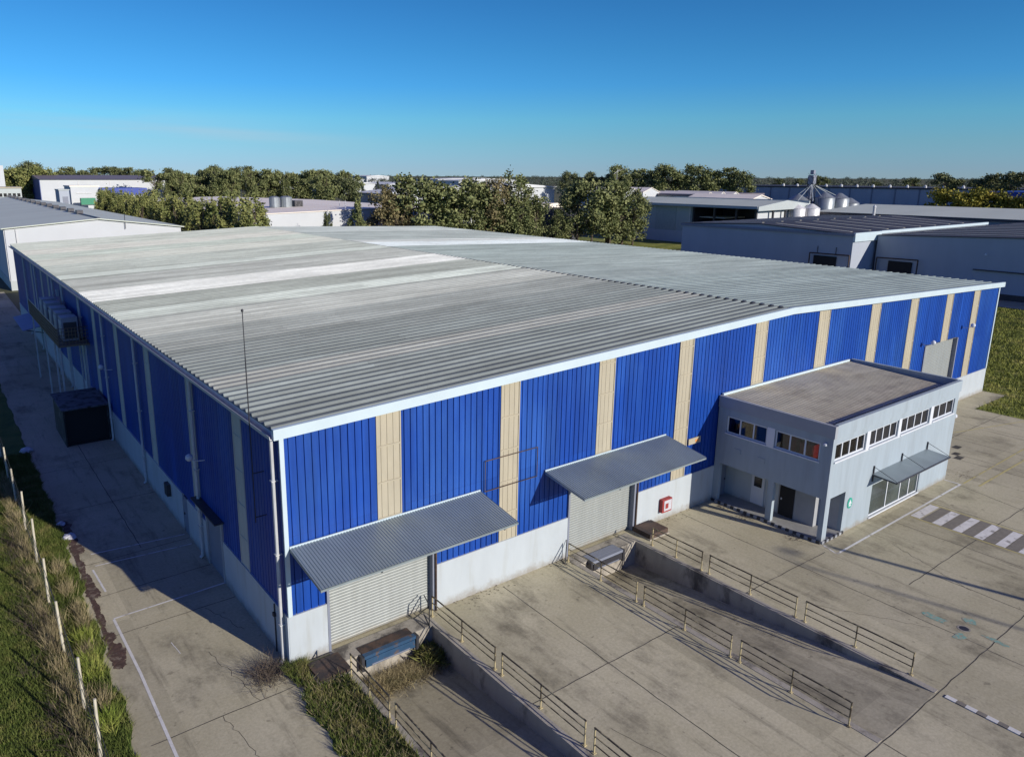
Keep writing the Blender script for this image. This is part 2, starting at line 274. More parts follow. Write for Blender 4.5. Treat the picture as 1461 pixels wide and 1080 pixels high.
# ---------------------------------------------------------------- builders
def wloc(o):
    v = Vector((0, 0, 0))
    while o is not None: v += o.location; o = o.parent
    return v
def link(name, me, material, parent=None):
    o = bpy.data.objects.new(name, me); C.objects.link(o)
    if material is not None: me.materials.append(material)
    if parent is not None: o.parent = parent
    return o
def tag(o, label=None, cat=None, group=None, kind=None):
    if label: o['label'] = label
    if cat: o['category'] = cat
    if group: o['group'] = group
    if kind: o['kind'] = kind
    return o
def thing(name, loc, label, cat, group=None):
    o = bpy.data.objects.new(name, None); C.objects.link(o); o.location = loc; o.empty_display_size = .3
    return tag(o, label, cat, group)
class MB:
    def __init__(s): s.v = []; s.f = []
    def quad(s, *p):
        k = len(s.v); s.v += [tuple(q) for q in p]; s.f.append(tuple(range(k, k+len(p)))); return s
    def box(s, x0, x1, y0, y1, z0, z1):
        k = len(s.v); s.v += [(x, y, z) for z in (z0, z1) for y in (y0, y1) for x in (x0, x1)]
        s.f += [tuple(k+i for i in q) for q in ((0, 2, 3, 1), (4, 5, 7, 6), (0, 1, 5, 4), (2, 6, 7, 3), (0, 4, 6, 2), (1, 3, 7, 5))]; return s
    def tube(s, a, b, rad, n=8, rad2=None):
        a, b = Vector(a), Vector(b); d = (b-a).normalized(); q = Vector((0, 0, 1)) if abs(d.z) < .9 else Vector((1, 0, 0))
        e = d.cross(q).normalized(); g = d.cross(e); k = len(s.v); rad2 = rad if rad2 is None else rad2
        for p, rr in ((a, rad), (b, rad2)):
            for i in range(n):
                t = 2*math.pi*i/n; s.v.append(tuple(p+e*(rr*math.cos(t))+g*(rr*math.sin(t))))
        for i in range(n):
            j = (i+1) % n; s.f.append((k+i, k+j, k+n+j, k+n+i))
        s.f.append(tuple(k+i for i in range(n))[::-1]); s.f.append(tuple(k+n+i for i in range(n))); return s
    def path(s, pts, rad, n=6):
        for a, b in zip(pts[:-1], pts[1:]): s.tube(a, b, rad, n)
        return s
    def lathe(s, cx, cy, prof, n=20):
        k = len(s.v)
        for rr, z in prof:
            for i in range(n):
                t = 2*math.pi*i/n; s.v.append((cx+rr*math.cos(t), cy+rr*math.sin(t), z))
        for j in range(len(prof)-1):
            for i in range(n):
                i2 = (i+1) % n; s.f.append((k+j*n+i, k+j*n+i2, k+(j+1)*n+i2, k+(j+1)*n+i))
        s.f.append(tuple(k+i for i in range(n))[::-1]); s.f.append(tuple(k+(len(prof)-1)*n+i for i in range(n))); return s
    def prism(s, poly, h0, h1, axis='z'):
        """poly in 2D extruded along axis; axis y: poly=(x,z); x: poly=(y,z); z: poly=(x,y)"""
        def P(p, h): return {'z': (p[0], p[1], h), 'y': (p[0], h, p[1]), 'x': (h, p[0], p[1])}[axis]
        k = len(s.v); n = len(poly); s.v += [P(p, h0) for p in poly]+[P(p, h1) for p in poly]
        s.f.append(tuple(range(k, k+n))[::-1]); s.f.append(tuple(range(k+n, k+2*n)))
        for i in range(n):
            j = (i+1) % n; s.f.append((k+i, k+j, k+n+j, k+n+i))
        return s
    def build(s, name, material, parent=None, smooth=False, fix=True):
        o_ = wloc(parent) if parent is not None else Vector((0, 0, 0))
        me = bpy.data.meshes.new(name); me.from_pydata([(v[0]-o_.x, v[1]-o_.y, v[2]-o_.z) for v in s.v], [], s.f)
        if fix:
            import bmesh
            b = bmesh.new(); b.from_mesh(me); bmesh.ops.recalc_face_normals(b, faces=b.faces); b.to_mesh(me); b.free()
        if smooth: me.polygons.foreach_set('use_smooth', [True]*len(me.polygons))
        me.update()
        return link(name, me, material, parent)
def base_at(o, loc):
    """move a top-level mesh's origin to its base"""
    d = Vector(loc)-o.location
    o.data.transform(Matrix.Translation(-d)); o.location = loc; return o
def copy_tree(o, parent=None, **kw):
    c = o.copy(); C.objects.link(c)
    if parent is not None: c.parent = parent
    for ch in list(o.children): copy_tree(ch, c)
    return c
def sheet(name, x0, x1, y0, y1, z, material, holes=(), kind='structure', fine=None):
    xs = sorted({x0, x1, *[v for h in holes for v in h[:2] if x0 < v < x1]}); ys = sorted({y0, y1, *[v for h in holes for v in h[2:] if y0 < v < y1]})
    b = MB()
    for i in range(len(xs)-1):
        for j in range(len(ys)-1):
            cx, cy = (xs[i]+xs[i+1])/2, (ys[j]+ys[j+1])/2
            if any(h[0] < cx < h[1] and h[2] < cy < h[3] for h in holes): continue
            b.quad((xs[i], ys[j], z), (xs[i+1], ys[j], z), (xs[i+1], ys[j+1], z), (xs[i], ys[j+1], z))
    return tag(b.build(name, material, fix=False), kind=kind)

# ================================================================= GROUND
RA = (1.7, 5.6, -14.4, -.9); RB = (13.9, 17.7, -14.4, -.9)     # the two sunken loading ramps
sheet('ground', -9000, 9000, -3000, 14000, -.06, M['ground'], [(-8, 60, -60, 82)])
sheet('concrete_yard', -6.2, 56, -58, .3, 0, M['yard'], [RA, RB])
sheet('side_yard', -6.0, .3, .3, 108.5, 0, M['yard'])
sheet('building_apron', 56, 62.2, -1.7, .3, 0, M['yard'])
for k, (x0, x1, y0, y1) in enumerate((RA, RB)):
    b = MB(); b.quad((x0, y0, 0), (x1, y0, 0), (x1, y1-.3, -1.2), (x0, y1-.3, -1.2)); b.quad((x0, y1-.3, -1.2), (x1, y1-.3, -1.2), (x1, y1+.3, -1.2), (x0, y1+.3, -1.2))
    tag(b.build('ramp_floor', M['ramp'], fix=False), kind='structure')
# strip of field east and west of the yard (keeps the base sheet below everything)
sheet('lawn', -60, -6.95, -30, 82, -.03, M['lawn'])
sheet('ground_under_fence', -8, -5.9, -58, 82, -.05, M['lawn'])
sheet('meadow', 55.3, 112, -58, 34, -.02, M['rgrass'], [(55.3, 62.2, -1.7, 34)])
sheet('far_lawn', 125, 159.5, 95, 135, .02, M['rgrass'])
sheet('access_road', 112, 118.9, -20, 36, .02, M['yard'])
sheet('road', 62.3, 111, 34, 40, .02, M['yard'])

# retaining walls of the ramps
b = MB()
def wedge(x0, x1, ya, yb):
    b_ = MB(); b_.prism([(ya, .015), (yb, .015), (yb, -1.3), (ya, -.12)], x0, x1, 'x'); return b_
for x0, x1, lab in ((5.6, 5.86, 'tall stained wall east of the near loading ramp'), (17.7, 17.96, 'stained wall beside the far loading ramp below the farthest railing'),
                    (1.45, 1.7, 'low wall along the grass edge of the near loading ramp'), (13.64, 13.9, 'low wall under the middle railing of the far loading ramp')):
    o = wedge(x0, x1, -14.4, -.9).build('retaining_wall', M['conc']); base_at(o, (x0, -7, 0))
    tag(o, 'concrete retaining wall, '+lab, 'retaining wall', 'ramp retaining walls')
for x0, x1, lab in ((1.45, 5.86, 'near'), (13.64, 17.96, 'far')):
    o = MB().box(x0, x1, -.9, -.04, -1.25, .02).build('dock_platform', M['conc']); base_at(o, ((x0+x1)/2, -.5, -1.2))
    tag(o, f'concrete dock ledge in front of the {lab} grey roller door', 'dock ledge')

# joints and cracks
def strip(b, pts, wd, z):
    for i in range(len(pts)-1):
        p, q = Vector((*pts[i], 0)), Vector((*pts[i+1], 0)); d = (q-p).normalized(); nn = Vector((-d.y, d.x, 0))*wd/2
        b.quad((p.x-nn.x, p.y-nn.y, z), (q.x-nn.x, q.y-nn.y, z), (q.x+nn.x, q.y+nn.y, z), (p.x+nn.x, p.y+nn.y, z))
def wob(p, q, n, a):
    out = []
    for i in range(n+1):
        t = i/n; out.append((p[0]+(q[0]-p[0])*t+random.uniform(-a, a)*(0 < i < n), p[1]+(q[1]-p[1])*t+random.uniform(-a, a)*(0 < i < n)))
    return out
b = MB()
for p, q in [((9.75, -.3), (9.5, -14.5)), ((5.9, -6.65), (13.6, -6.65)), ((5.9, -14.45), (56, -14.5)), ((18, -6.8), (24.3, -6.9)), ((22.1, -.3), (22.1, -14.5)), ((26.3, -10.6), (26.1, -20)), ((30.4, -7.4), (30.4, -22)),
             ((34.6, -7.4), (34.6, -22)), ((24.5, -10.6), (56, -10.6)), ((38.75, -6.5), (36.9, -13)), ((9.6, -14.5), (9.6, -30)), ((13.8, -14.5), (13.8, -30)), ((17.8, -17), (17.8, -30)), ((22, -14.5), (22, -30)), ((43, .2), (43, -20)), ((47.2, .2), (47.2, -20)), ((51.4, .2), (51.4, -20)), ((39, -3.5), (56, -3.5)),
             ((-5.2, -1.1), (-.4, -1.1)), ((-5.2, 5.7), (-.1, 5.7)), ((-5.2, 9.0), (-.1, 9.0)), ((-5.2, 12.2), (-.1, 12.2)), ((-5.2, 18.9), (-.1, 18.9)), ((-2.3, 12.5), (-2.3, 40)), ((-5.2, 25.5), (-.1, 25.5)), ((-5.2, 38.8), (-.1, 38.8)), ((-5, 45.5), (-.1, 45.5)), ((-5, 52), (-.1, 52)), ((-5, 60), (-.1, 60))]:
    L_ = math.hypot(q[0]-p[0], q[1]-p[1]); strip(b, wob(p, q, max(2, int(L_/.5)), .022), .032, .004)
for p, q in [((-2.2, 2.6), (-1.6, -1.1)), ((-2.9, -1.1), (-2.5, -4)), ((7.2, -9), (8.4, -13.5)), ((19.5, -9), (21.8, -12.6)), ((27.8, -8.4), (26.2, -12.4)), ((-1.4, 5.6), (-.6, 3.2))]:
    strip(b, wob(p, q, 14, .07), .016, .0045)
tag(b.build('pavement_joints', M['joint'], fix=False), kind='structure')
# painted markings (worn sheets 8 mm up)
b = MB()
for pts, wd in [([(24.6, -7.32), (38.72, -7.26)], .11), ([(38.68, -7.2), (38.68, -6.4)], .11), ([(24.62, -7.25), (24.9, -6.5)], .09), ([(-4.66, 6.9), (-4.6, 2.8), (-4.7, -6)], .10), ([(-4.66, 6.95), (-.1, 7.05)], .09),
                ([(-4.4, 13.2), (-.2, 12.7)], .08), ([(-4.45, 11.9), (-.2, 11.5)], .07), ([(-4.6, 11.6), (-4.5, 9.3)], .08), ([(-3.2, 4.0), (-3.1, 3.1)], .03)]:
    strip(b, wob(pts[0], pts[1], 8, .006) if len(pts) == 2 else pts, wd, .008)
tag(b.build('white_lines', M['wline'], fix=False), kind='structure')
b = MB()
for pts, wd in [([(39.3, -8.0), (56, -8.0)], .12), ([(39.0, -7.3), (53, -7.2)], .09), ([(44, -1.9), (56, -5.2)], .07), ([(31.78, -7.5), (31.78, -22)], .09), ([(34.36, -7.5), (34.36, -22)], .09)]:
    strip(b, pts, wd, .0085)
tag(b.build('yellow_lines', M['yline'], fix=False), kind='structure')
b = MB(); b2 = MB(); y = -7.75
b.quad((31.9, -7.45, .0095), (34.25, -7.45, .0095), (34.25, -7.9, .0095), (31.9, -7.9, .0095))
for k in range(16):
    y0 = -8.0-k*.95
    b2.quad((31.9, y0, .009), (34.25, y0, .009), (34.25, y0-.47, .009), (31.9, y0-.47, .009))
    b.quad((31.9, y0-.5, .0095), (34.25, y0-.5, .0095), (34.25, y0-.92, .0095), (31.9, y0-.92, .0095))
tag(b.build('crosswalk_white_bars', M['wbar'], fix=False), kind='structure'); tag(b2.build('crosswalk_dark_bars', M['dbar'], fix=False), kind='structure')
b = MB(); b2 = MB()
for k in range(26):
    y0 = -14.7-k*.62; b.box(17.72, 17.92, y0-.33, y0, 0, .03); b2.box(17.72, 17.92, y0-.61, y0-.34, 0, .03)
o = b.build('kerb_white_blocks', M['wline']); tag(o, kind='structure'); o = b2.build('kerb_dark_blocks', M['dbar']); tag(o, kind='structure')
# mud along the verge, puddle stains, gravel at the far yard end
def blob(b, cx, cy, rx, ry, z, n=18, rough=.3):
    c = (cx, cy, z); ring = []
    for i in range(n):
        t = 2*math.pi*i/n; k = 1+random.uniform(-rough, rough); ring.append((cx+rx*k*math.cos(t), cy+ry*k*math.sin(t), z))
    for i in range(n): b.quad(c, ring[i], ring[(i+1) % n])
b = MB(); y = 3.8; k = 0
while y < 17.5:
    rx = random.uniform(.08, .26)*(1.4 if k % 5 == 2 else 1); ry = random.uniform(.25, .7); blob(b, -5.22+.012*(y-4)*1.5+rx*.55, y, rx, ry, .010+.0002*k, 34, .16); y += ry*random.uniform(.7, 1.3); k += 1
tag(b.build('mud', M['dirt'], fix=False), kind='structure')
b = MB()
for cx, cy, rx, ry in [(45.4, -4.5, .35, .2), (43.4, -5.4, .35, .2), (44.0, -5.0, .3, .18)]: b.quad((cx-rx, cy-ry, .009), (cx+rx, cy-ry, .009), (cx+rx, cy+ry, .009), (cx-rx, cy+ry, .009))
blob(b, 44.0, -2.5, 1.5, .8, .0092); tag(b.build('pavement_patches', M['joint'], fix=False), kind='structure')
mh = thing('manhole', (22.8, -13.4, 0), 'round dark manhole cover between turquoise spray marks on the concrete', 'manhole cover')
MB().lathe(22.8, -13.4, [(.17, .002), (.17, .016)], 20).build('cover', M['steel'], mh); MB().lathe(22.8, -13.4, [(.23, .001), (.23, .010)], 20).build('rim', M['conc'], mh)
b = MB(); 
for cx, cy, rx, ry in [(23.55, -13.3, .22, .25), (22.1, -13.5, .28, .2), (22.7, -12.4, .18, .5), (22.9, -14.4, .12, .55)]: blob(b, cx, cy, rx, ry, .008, 10, .35)
tag(b.build('spray_marks', M['cyan'], fix=False), kind='structure')

# ================================================================= WAREHOUSE
W, LN, XR, H, PK = 61.98, 82.4, 30.95, 9.0, 1.02
def ztop(x): return H+PK*(x/XR if x <= XR else (W-x)/(W-XR))
wh = thing('warehouse', (0, 0, 0), 'long blue metal clad warehouse with cream strips and a pale ribbed roof', 'warehouse')
# inner shell (keeps the building closed)
b = MB(); b.prism([(.06, 0), (W-.06, 0), (W-.06, H-.15), (XR, H+PK-.15), (.06, H-.15)], .34, LN-.06, 'y'); b.build('inner_wall', M['dark'], wh)
STR_F = [(3.78, 4.78), (9.72, 10.68), (15.5, 16.5), (21.25, 22.3), (27.75, 28.85), (34.3, 35.5), (40.75, 41.95), (46.35, 47.45), (52.15, 53.25), (57.1, 58.2)]
DOORS = [(1.53, 6.22, 0, 4.3), (13.85, 18.4, 0, 4.3), (49.6, 55.1, 0, 5.5)]
HP = 2.03
def openings(x0, x1, doors):
    """z-bottom profile of a wall piece: split at doors"""
    cuts = sorted({x0, x1, *[v for d in doors for v in d[:2] if x0 < v < x1]}); out = []
    for a, c in zip(cuts[:-1], cuts[1:]):
        mid = (a+c)/2; zb = HP
        for d in doors:
            if d[0] < mid < d[1]: zb = d[3]
        out.append((a, c, zb))
    return out
def cladding(b, a, c, zb, zt, pos, pitch=.29, depth=.045, gw=.045, axis='y', sgn=-1, phase=0.):
    """vertical sheet with pressed grooves; zt is a function of the run coordinate"""
    pts = [(a, 0)]; x = a+pitch*.55+phase
    while x+gw < c-.03:
        pts += [(x, 0), (x+.008, depth), (x+gw-.008, depth), (x+gw, 0)]; x += pitch
    pts.append((c, 0))
    for (p, dp), (q, dq) in zip(pts[:-1], pts[1:]):
        if axis == 'y': b.quad((p, pos-sgn*dp, zb), (q, pos-sgn*dq, zb), (q, pos-sgn*dq, zt(q)), (p, pos-sgn*dp, zt(p)))
        else: b.quad((pos-sgn*dp, p, zb), (pos-sgn*dq, q, zb), (pos-sgn*dq, q, zt(q)), (pos-sgn*dp, p, zt(p)))
edges = [.12]+[v for s in STR_F for v in s]+[W-.12]
for i in range(0, len(edges), 2):
    b = MB()
    for a, c, zb in openings(edges[i], edges[i+1], DOORS):
        if c-a > .02: cladding(b, a, c, zb, lambda x: ztop(x)-.1, 0.)
    b.build('wall_panel', M['blue'], wh, fix=False)
for a0, c0 in STR_F:
    b = MB()
    for a, c, zb in openings(a0, c0, DOORS): cladding(b, a, c, zb, lambda x: ztop(x)-.1, -.006, pitch=.27, depth=.02, gw=.02)
    for z in np.arange(3.3, 9.6, 1.45):
        if not any(d[0] < (a0+c0)/2 < d[1] and z < d[3] for d in DOORS) and z < ztop(a0)-.3: b.box(a0+.02, c0-.02, -.045, -.006, z, z+.06)
    b.box(a0-.035, a0+.02, -.035, 0, max(zb, HP), ztop(a0)-.12); b.box(c0-.02, c0+.035, -.035, 0, max(zb, HP), ztop(c0)-.12)
    b.build('cladding_strip', M['cream'], wh, fix=False)
# white plinth
b = MB(); xs = [(-.03, 1.53), (6.34, 13.85), (18.52, 49.6), (55.1, W+.03)]
for a, c in xs: MB().box(a, c, -.06, .1, -.05, HP).build('plinth', M['white'], wh)
b = MB()
SD = [(6.95, 9.25, 0, 2.9), (12.25, 13.1, 0, 1.95)]
for a, c in [(.1, 6.95), (9.25, 12.25), (13.1, LN)]: MB().box(-.06, .1, a, c, -.05, HP).build('plinth', M['white'], wh)
# west wall
SS = [(3.8, 4.7), (10.0, 10.9), (17.6, 18.6), (25.2, 26.1), (32.3, 33.2), (38.0, 38.9), (46, 46.8), (53.4, 54.2), (58.0, 58.8), (65.5, 66.4), (72.5, 73.4)]
edges = [.12]+[v for s in SS for v in s]+[LN]
for i in range(0, len(edges), 2):
    b = MB()
    for a, c, zb in openings(edges[i], edges[i+1], SD[:1]):
        if c-a > .02: cladding(b, a, c, zb, lambda x: H-.05, 0., axis='x', pitch=.29)
    b.build('wall_panel', M['blue'], wh, fix=False)
for a0, c0 in SS:
    b = MB(); cladding(b, a0, c0, HP, lambda x: H-.05, -.006, pitch=.27, depth=.02, gw=.02, axis='x')
    for z in np.arange(3.3, 8.8, 1.45): b.box(-.03, -.006, a0+.02, c0-.02, z, z+.035)
    b.box(-.035, 0, a0-.035, a0+.02, HP, H-.1); b.box(-.035, 0, c0-.02, c0+.035, HP, H-.1)
    b.build('cladding_strip', M['cream_pale'], wh, fix=False)
# east and back wall, plain
MB().box(W-.06, W, .12, LN, 0, H-.02).build('side_wall', M['white'], wh)
b = MB(); b.prism([(.0, 0), (W, 0), (W, H-.05), (XR, H+PK-.05), (0, H-.05)], LN, LN+.08, 'y'); b.build('back_wall', M['blue'], wh)
# white corner trims
MB().box(-.03, .13, -.07, .02, HP, H-.05).build('corner_trim', M['fascia'], wh); MB().box(W-.13, W+.06, -.07, .02, HP, H-.05).build('corner_trim', M['fascia'], wh)
MB().box(-.075, -.03, -.05, .10, .0, HP).build('corner_trim', M['white'], wh)
# roof with real ribs
def roof(x0, z0, x1, z1, material, pitch=.6, rh=.085):
    b = MB(); ya = -.12; pts = [(ya, 0)]; y = .05; rh = rh*1.25 if x0 < 10 else rh
    while y < LN-.1:
        pts += [(y, 0), (y+.05, rh), (y+.12, rh), (y+.18, 0)]; y += pitch
    pts.append((LN+.15, 0))
    for (p, a), (q, c) in zip(pts[:-1], pts[1:]):
        b.quad((x0, p, z0+a), (x1, p, z1+a), (x1, q, z1+c), (x0, q, z0+c))
    for (p, a), (q, c) in zip(pts[:-1], pts[1:]):
        xe = x0 if x0 < 10 or x0 > 50 else x1; ze = z0 if xe == x0 else z1
        b.quad((xe, p, ze-.04), (xe, q, ze-.04), (xe, q, ze+c), (xe, p, ze+a))
    return b.build('roof', material, wh, fix=False)
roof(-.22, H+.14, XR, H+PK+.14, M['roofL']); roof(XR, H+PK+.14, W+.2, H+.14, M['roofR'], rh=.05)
b = MB(); y = -.1
while y < LN:
    b.box(XR-.16, XR+.16, y, y+.36, H+PK+.13, H+PK+.20); y += .6
b.box(XR-.12, XR+.12, -.1, LN+.1, H+PK+.12, H+PK+.165); b.build('ridge_cap', M['steel'], wh)
b = MB(); T = .06
for (xa, za), (xb, zb) in [((-.3, H), (XR, H+PK)), ((XR, H+PK), (W+.25, H))]:
    b.prism([(xa, za-.12), (xb, zb-.12), (xb, zb+.26), (xa, za+.26)], -.30, -.13, 'y')
b.build('fascia', M['fascia'], wh)
MB().prism([(-.42, 9.02), (-.40, 8.88), (-.20, 8.86), (-.14, 9.1), (-.17, 9.1), (-.23, 8.9), (-.38, 8.92), (-.40, 9.02)], -.2, LN+.1, 'y').build('gutter', M['conduit'], wh)
def downpipe(y, x=-.16, top=8.9, r_=.075):
    b = MB().tube((x, y, .1), (x, y, top), r_); b.tube((x, y, .12), (x-.12, y, .03), r_)
    for z in (1.6, 4.4, 7.2): b.box(x-.1, x+.14, y-.1, y+.1, z, z+.04)
    b.build('downpipe', M['conduit'], wh)
for y in (.32, 9.85, 20.4, 29.2, 37.2, 44.9, 50.2, 62, 71): downpipe(y)
MB().tube((-.09, 1.15, 0), (-.09, 1.15, 2.0), .025).box(-.16, -.06, 1.08, 1.22, 1.5, 1.65).build('conduit', M['steel'], wh)
# roller doors (recessed, slatted), jambs
def rollup(x0, x1, z1, yb=.22):
    b = MB(); z = .03; P_ = .125
    while z < z1-.01:
        for z0_, z1_, d0, d1 in ((0, .03, 0, -.016), (.03, .095, -.016, -.016), (.095, P_, -.016, 0)): b.quad((x0, yb+d0, z+z0_), (x1, yb+d0, z+z0_), (x1, yb+d1, z+z1_), (x0, yb+d1, z+z1_))
        z += P_
    o = b.build('roller_door', M['door'], wh, fix=False)
    MB().box(x0-.04, x0+.06, -.075, .25, 0, z1).box(x1-.02, x1+.12, -.075, .25, 0, z1).box(x0, x1, .0, .24, z1-.02, z1+.05).build('door_frame', M['greyblue'], wh)
for d in DOORS: rollup(d[0], d[1], d[3])
MB().tube((6.33, -.12, 0), (6.33, -.12, 4.5), .045).build('downpipe', M['rust'], wh); MB().tube((18.55, -.12, 0), (18.55, -.12, 4.5), .045).build('downpipe', M['rust'], wh)  # dark brown tubes stand in for the shaded right jambs of the dock doors
# canopies over docks
def canopy(x0, x1):
    g = MB(); x = x0; zt, zb_, d = 4.72, 4.30, 2.55
    while x < x1-.01:
        xs_ = [(x, 0), (x+.05, 0), (x+.065, .022), (x+.105, .022), (x+.12, 0)]
        for (p, a), (q, c) in zip(xs_[:-1], xs_[1:]):
            p_, q_ = min(p, x1), min(q, x1); g.quad((p_, -.07, zt+a), (q_, -.07, zt+c), (q_, -d, zb_+c), (p_, -d, zb_+a))
        x += .12
    k = g.build('dock_canopy', M['galv'], wh, fix=False)
    k['label'] = 'corrugated metal canopy over the %s loading door' % ('near' if x0 < 5 else 'far')
    fr = MB()
    fr.prism([(-.07, zt-.02), (-d, zb_-.02), (-d, zb_-.10), (-.07, zt-.14)], x0, x0+.05, 'x'); fr.prism([(-.07, zt-.02), (-d, zb_-.02), (-d, zb_-.10), (-.07, zt-.14)], x1-.05, x1, 'x')
    fr.box(x0+.05, x1-.05, -d+.01, -d+.06, zb_-.10, zb_-.02); fr.build('canopy_frame', M['galv'], k)
    MB().box(x0, x1, -.10, -.05, zt-.04, zt+.06).build('wall_flashing', M['fascia'], k)
    for t in (.28, .93):
        xx = x0+(x1-x0)*t; MB().prism([(-.06, zt-.13), (-d+.1, zb_-.10), (-d+.1, zb_-.2), (-.06, zt-.5)], xx-.03, xx+.03, 'x').build('bracket', M['steel'], k)
canopy(.14, 8.6); canopy(12.25, 20.5)
# dock levellers in worn blue steel
for x0, x1, lab in ((2.4, 4.68, 'worn blue dock leveller in the near ramp below the roller door'), (14.45, 16.5, 'worn blue dock leveller at the head of the far ramp')):
    d = thing('dock_leveller', ((x0+x1)/2, -.9, -.6), lab, 'dock leveller')
    MB().box(x0+.02, x1-.02, -.95, -.5, .022, .05).build('platform', M['rust'] if x0 < 5 else M['greyblue'], d)
    MB().box(x0, x1, -1.16, -.95, -.08, .045).build('lip', M['lblue'] if x0 < 5 else M['greyblue'], d)
    MB().box(x0+.06, x1-.06, -1.18, -.91, -.42, -.09).build('front_panel', M['lblue'] if x0 < 5 else M['steel'], d)
    for xx in (x0-.12, x1): MB().box(xx, xx+.12, -1.18, -.905, -.55, .03).build('bumper', M['steel'], d)
    MB().box(x0+.3, x1-.3, -1.21, -1.18, -.38, -.34).build('hinge_bar', M['greyblue'], d)
for x0, x1, y0, y1, lab in ((.42, 1.66, -1.55, -.42, 'rusty steel plate lying by the blue corner next to the near ramp'), (18.35, 19.7, -1.25, -.15, 'brown steel pit cover beside the far ramp railing')):
    d = thing('steel_cover', ((x0+x1)/2, (y0+y1)/2, 0), lab, 'steel cover')
    MB().box(x0, x1, y0, y1, .02, .30 if x0 > 10 else .16).build('plate', M['rust'], d)
    MB().box(x0-.05, x1+.05, y0-.05, y1+.05, 0, .06).build('rim', M['conc'], d)
# railings
def railing(x, y0, y1, lab):
    t = thing('railing', (x, (y0+y1)/2, 0), lab, 'railing', 'railing sections along the loading ramps')
    n = 3 if y1-y0 > 3.2 else 2+(y1-y0 > 2.2)
    for k in range(n):
        y = y0+.03+(y1-y0-.06)*k/(n-1)
        post = MB().tube((x, y, .36), (x, y, .9), .028, 8).build('post', M['raildark'] if (k+int(abs(y0)*3)) % 3 else M['postcream'], t); MB().tube((x, y, -.01), (x, y, .36), .031, 8).box(x-.06, x+.06, y-.06, y+.06, .0, .03).build('post_foot', M['postcream'], post)
    for z, mt, rr in ((.91, 'raildark', .030), (.62, 'raildark', .021), (.33, 'raildark', .021)):
        nseg = 8; sag = [(x+random.uniform(-.006, .006), y0+(y1-y0)*i/nseg, z+random.uniform(-.006, .006)) for i in range(nseg+1)]
        MB().path(sag, rr, 7).build('rail', M[mt], t)
segs = [(-4.5, -.35), (-9.05, -4.85), (-13.5, -9.4)]
names = ['nearest the blue wall', 'middle of its row', 'farthest from the blue wall']
for x, row in ((1.52, 'beside the long grass'), (5.97, 'right of the near ramp'), (13.62, 'left of the far ramp'), (18.05, 'right of the far ramp')):
    for (a, c), nm in zip(segs, names):
        if x < 2 and c > -1: c = -1.75
        if x > 18 and c > -1: c = -1.6
        railing(x, a, c, f'yellowish railing section {row}, {nm}')
MB_ = MB().path([(5.75, -.12, .02), (5.5, -.85, .02), (5.52, -.85, .9), (5.75, -.1, .9)], .022).path([(5.52, -.85, .9), (5.2, -.15, .05)], .02)
o = MB_.build('handrail', M['steel']); base_at(o, (5.6, -.5, 0)); tag(o, 'dark bent guard bar leaning by the right edge of the near roller door', 'guard bar')
o = MB().path([(13.45, -.1, .02), (13.3, -.5, .02), (13.75, -.1, .95)], .02).build('handrail', M['steel']); base_at(o, (13.45, -.1, 0)); tag(o, 'thin slanting bar at the left edge of the far roller door', 'guard bar')
# fittings on the wall
fb = MB().box(20.4, 21.15, -.28, -.06, .5, 1.22).build('fire_cabinet', M['wallred'], wh); MB().box(20.52, 21.1, -.295, -.28, .58, 1.15).build('glass', M['bags'], fb); MB().box(20.62, 20.85, -.302, -.296, .70, .98).build('fire_hose', M['wallred'], fb)
fr = MB().path([(8.85, -.08, 4.62), (8.85, -.08, 5.98), (11.75, -.08, 5.98), (11.75, -.08, 4.62), (8.85, -.08, 4.62)], .022, 5).build('sign_frame', M['rust'], wh)
sg = MB().box(22.42, 23.42, -.10, -.05, 3.75, 4.08).build('sign', M['cream'], wh); MB().box(22.95, 23.3, -.105, -.10, 3.83, 3.98).build('print', M['orange'], sg)
def wall_lamp(x, y, z, nx, ny, parent, length=.9):
    """curved arm on a wall with a round white head"""
    pts = []; 
    for i in range(7):
        t = i/6*math.pi*.62; pts.append((x+nx*length*.62*math.sin(t)*1.15, y+ny*length*.62*math.sin(t)*1.15, z+.30*(1-math.cos(t))*.9))
    L_ = MB().path(pts, .028, 6).build('wall_lamp', M['frame'], parent)
    e = pts[-1]; MB().lathe(e[0]+nx*.06, e[1]+ny*.06, [(.04, e[2]+.06), (.15, e[2]-.02), (.17, e[2]-.14), (.10, e[2]-.24), (.02, e[2]-.28)], 12).build('lamp_head', M['frame'], L_)
wall_lamp(0, 8.9, 5.15, -1, 0, wh); wall_lamp(0, 27.9, 5.2, -1, 0, wh); wall_lamp(49.2, -.02, 5.7, 0, -1, wh); wall_lamp(55.9, -.02, 6.2, 0, -1, wh)
# mast strapped to the west wall
b = MB().tube((-.42, 1.6, 5.2), (-.42, 1.6, 9.1), .022).tube((-.42, 1.6, 9.1), (-.42, 1.6, 11.4), .022).tube((-.42, 1.6, 11.4), (-.42, 1.6, 13.0), .016)
b.lathe(-.42, 1.6, [(.015, 12.97), (.045, 13.0), (.045, 13.05), (.015, 13.08)], 10)
b.tube((-.42, 1.6, 7.1), (.0, 1.6, 7.1), .02).tube((-.42, 1.6, 5.4), (.0, 1.6, 5.4), .02)
b.build('lightning_rod', M['steel'], wh)
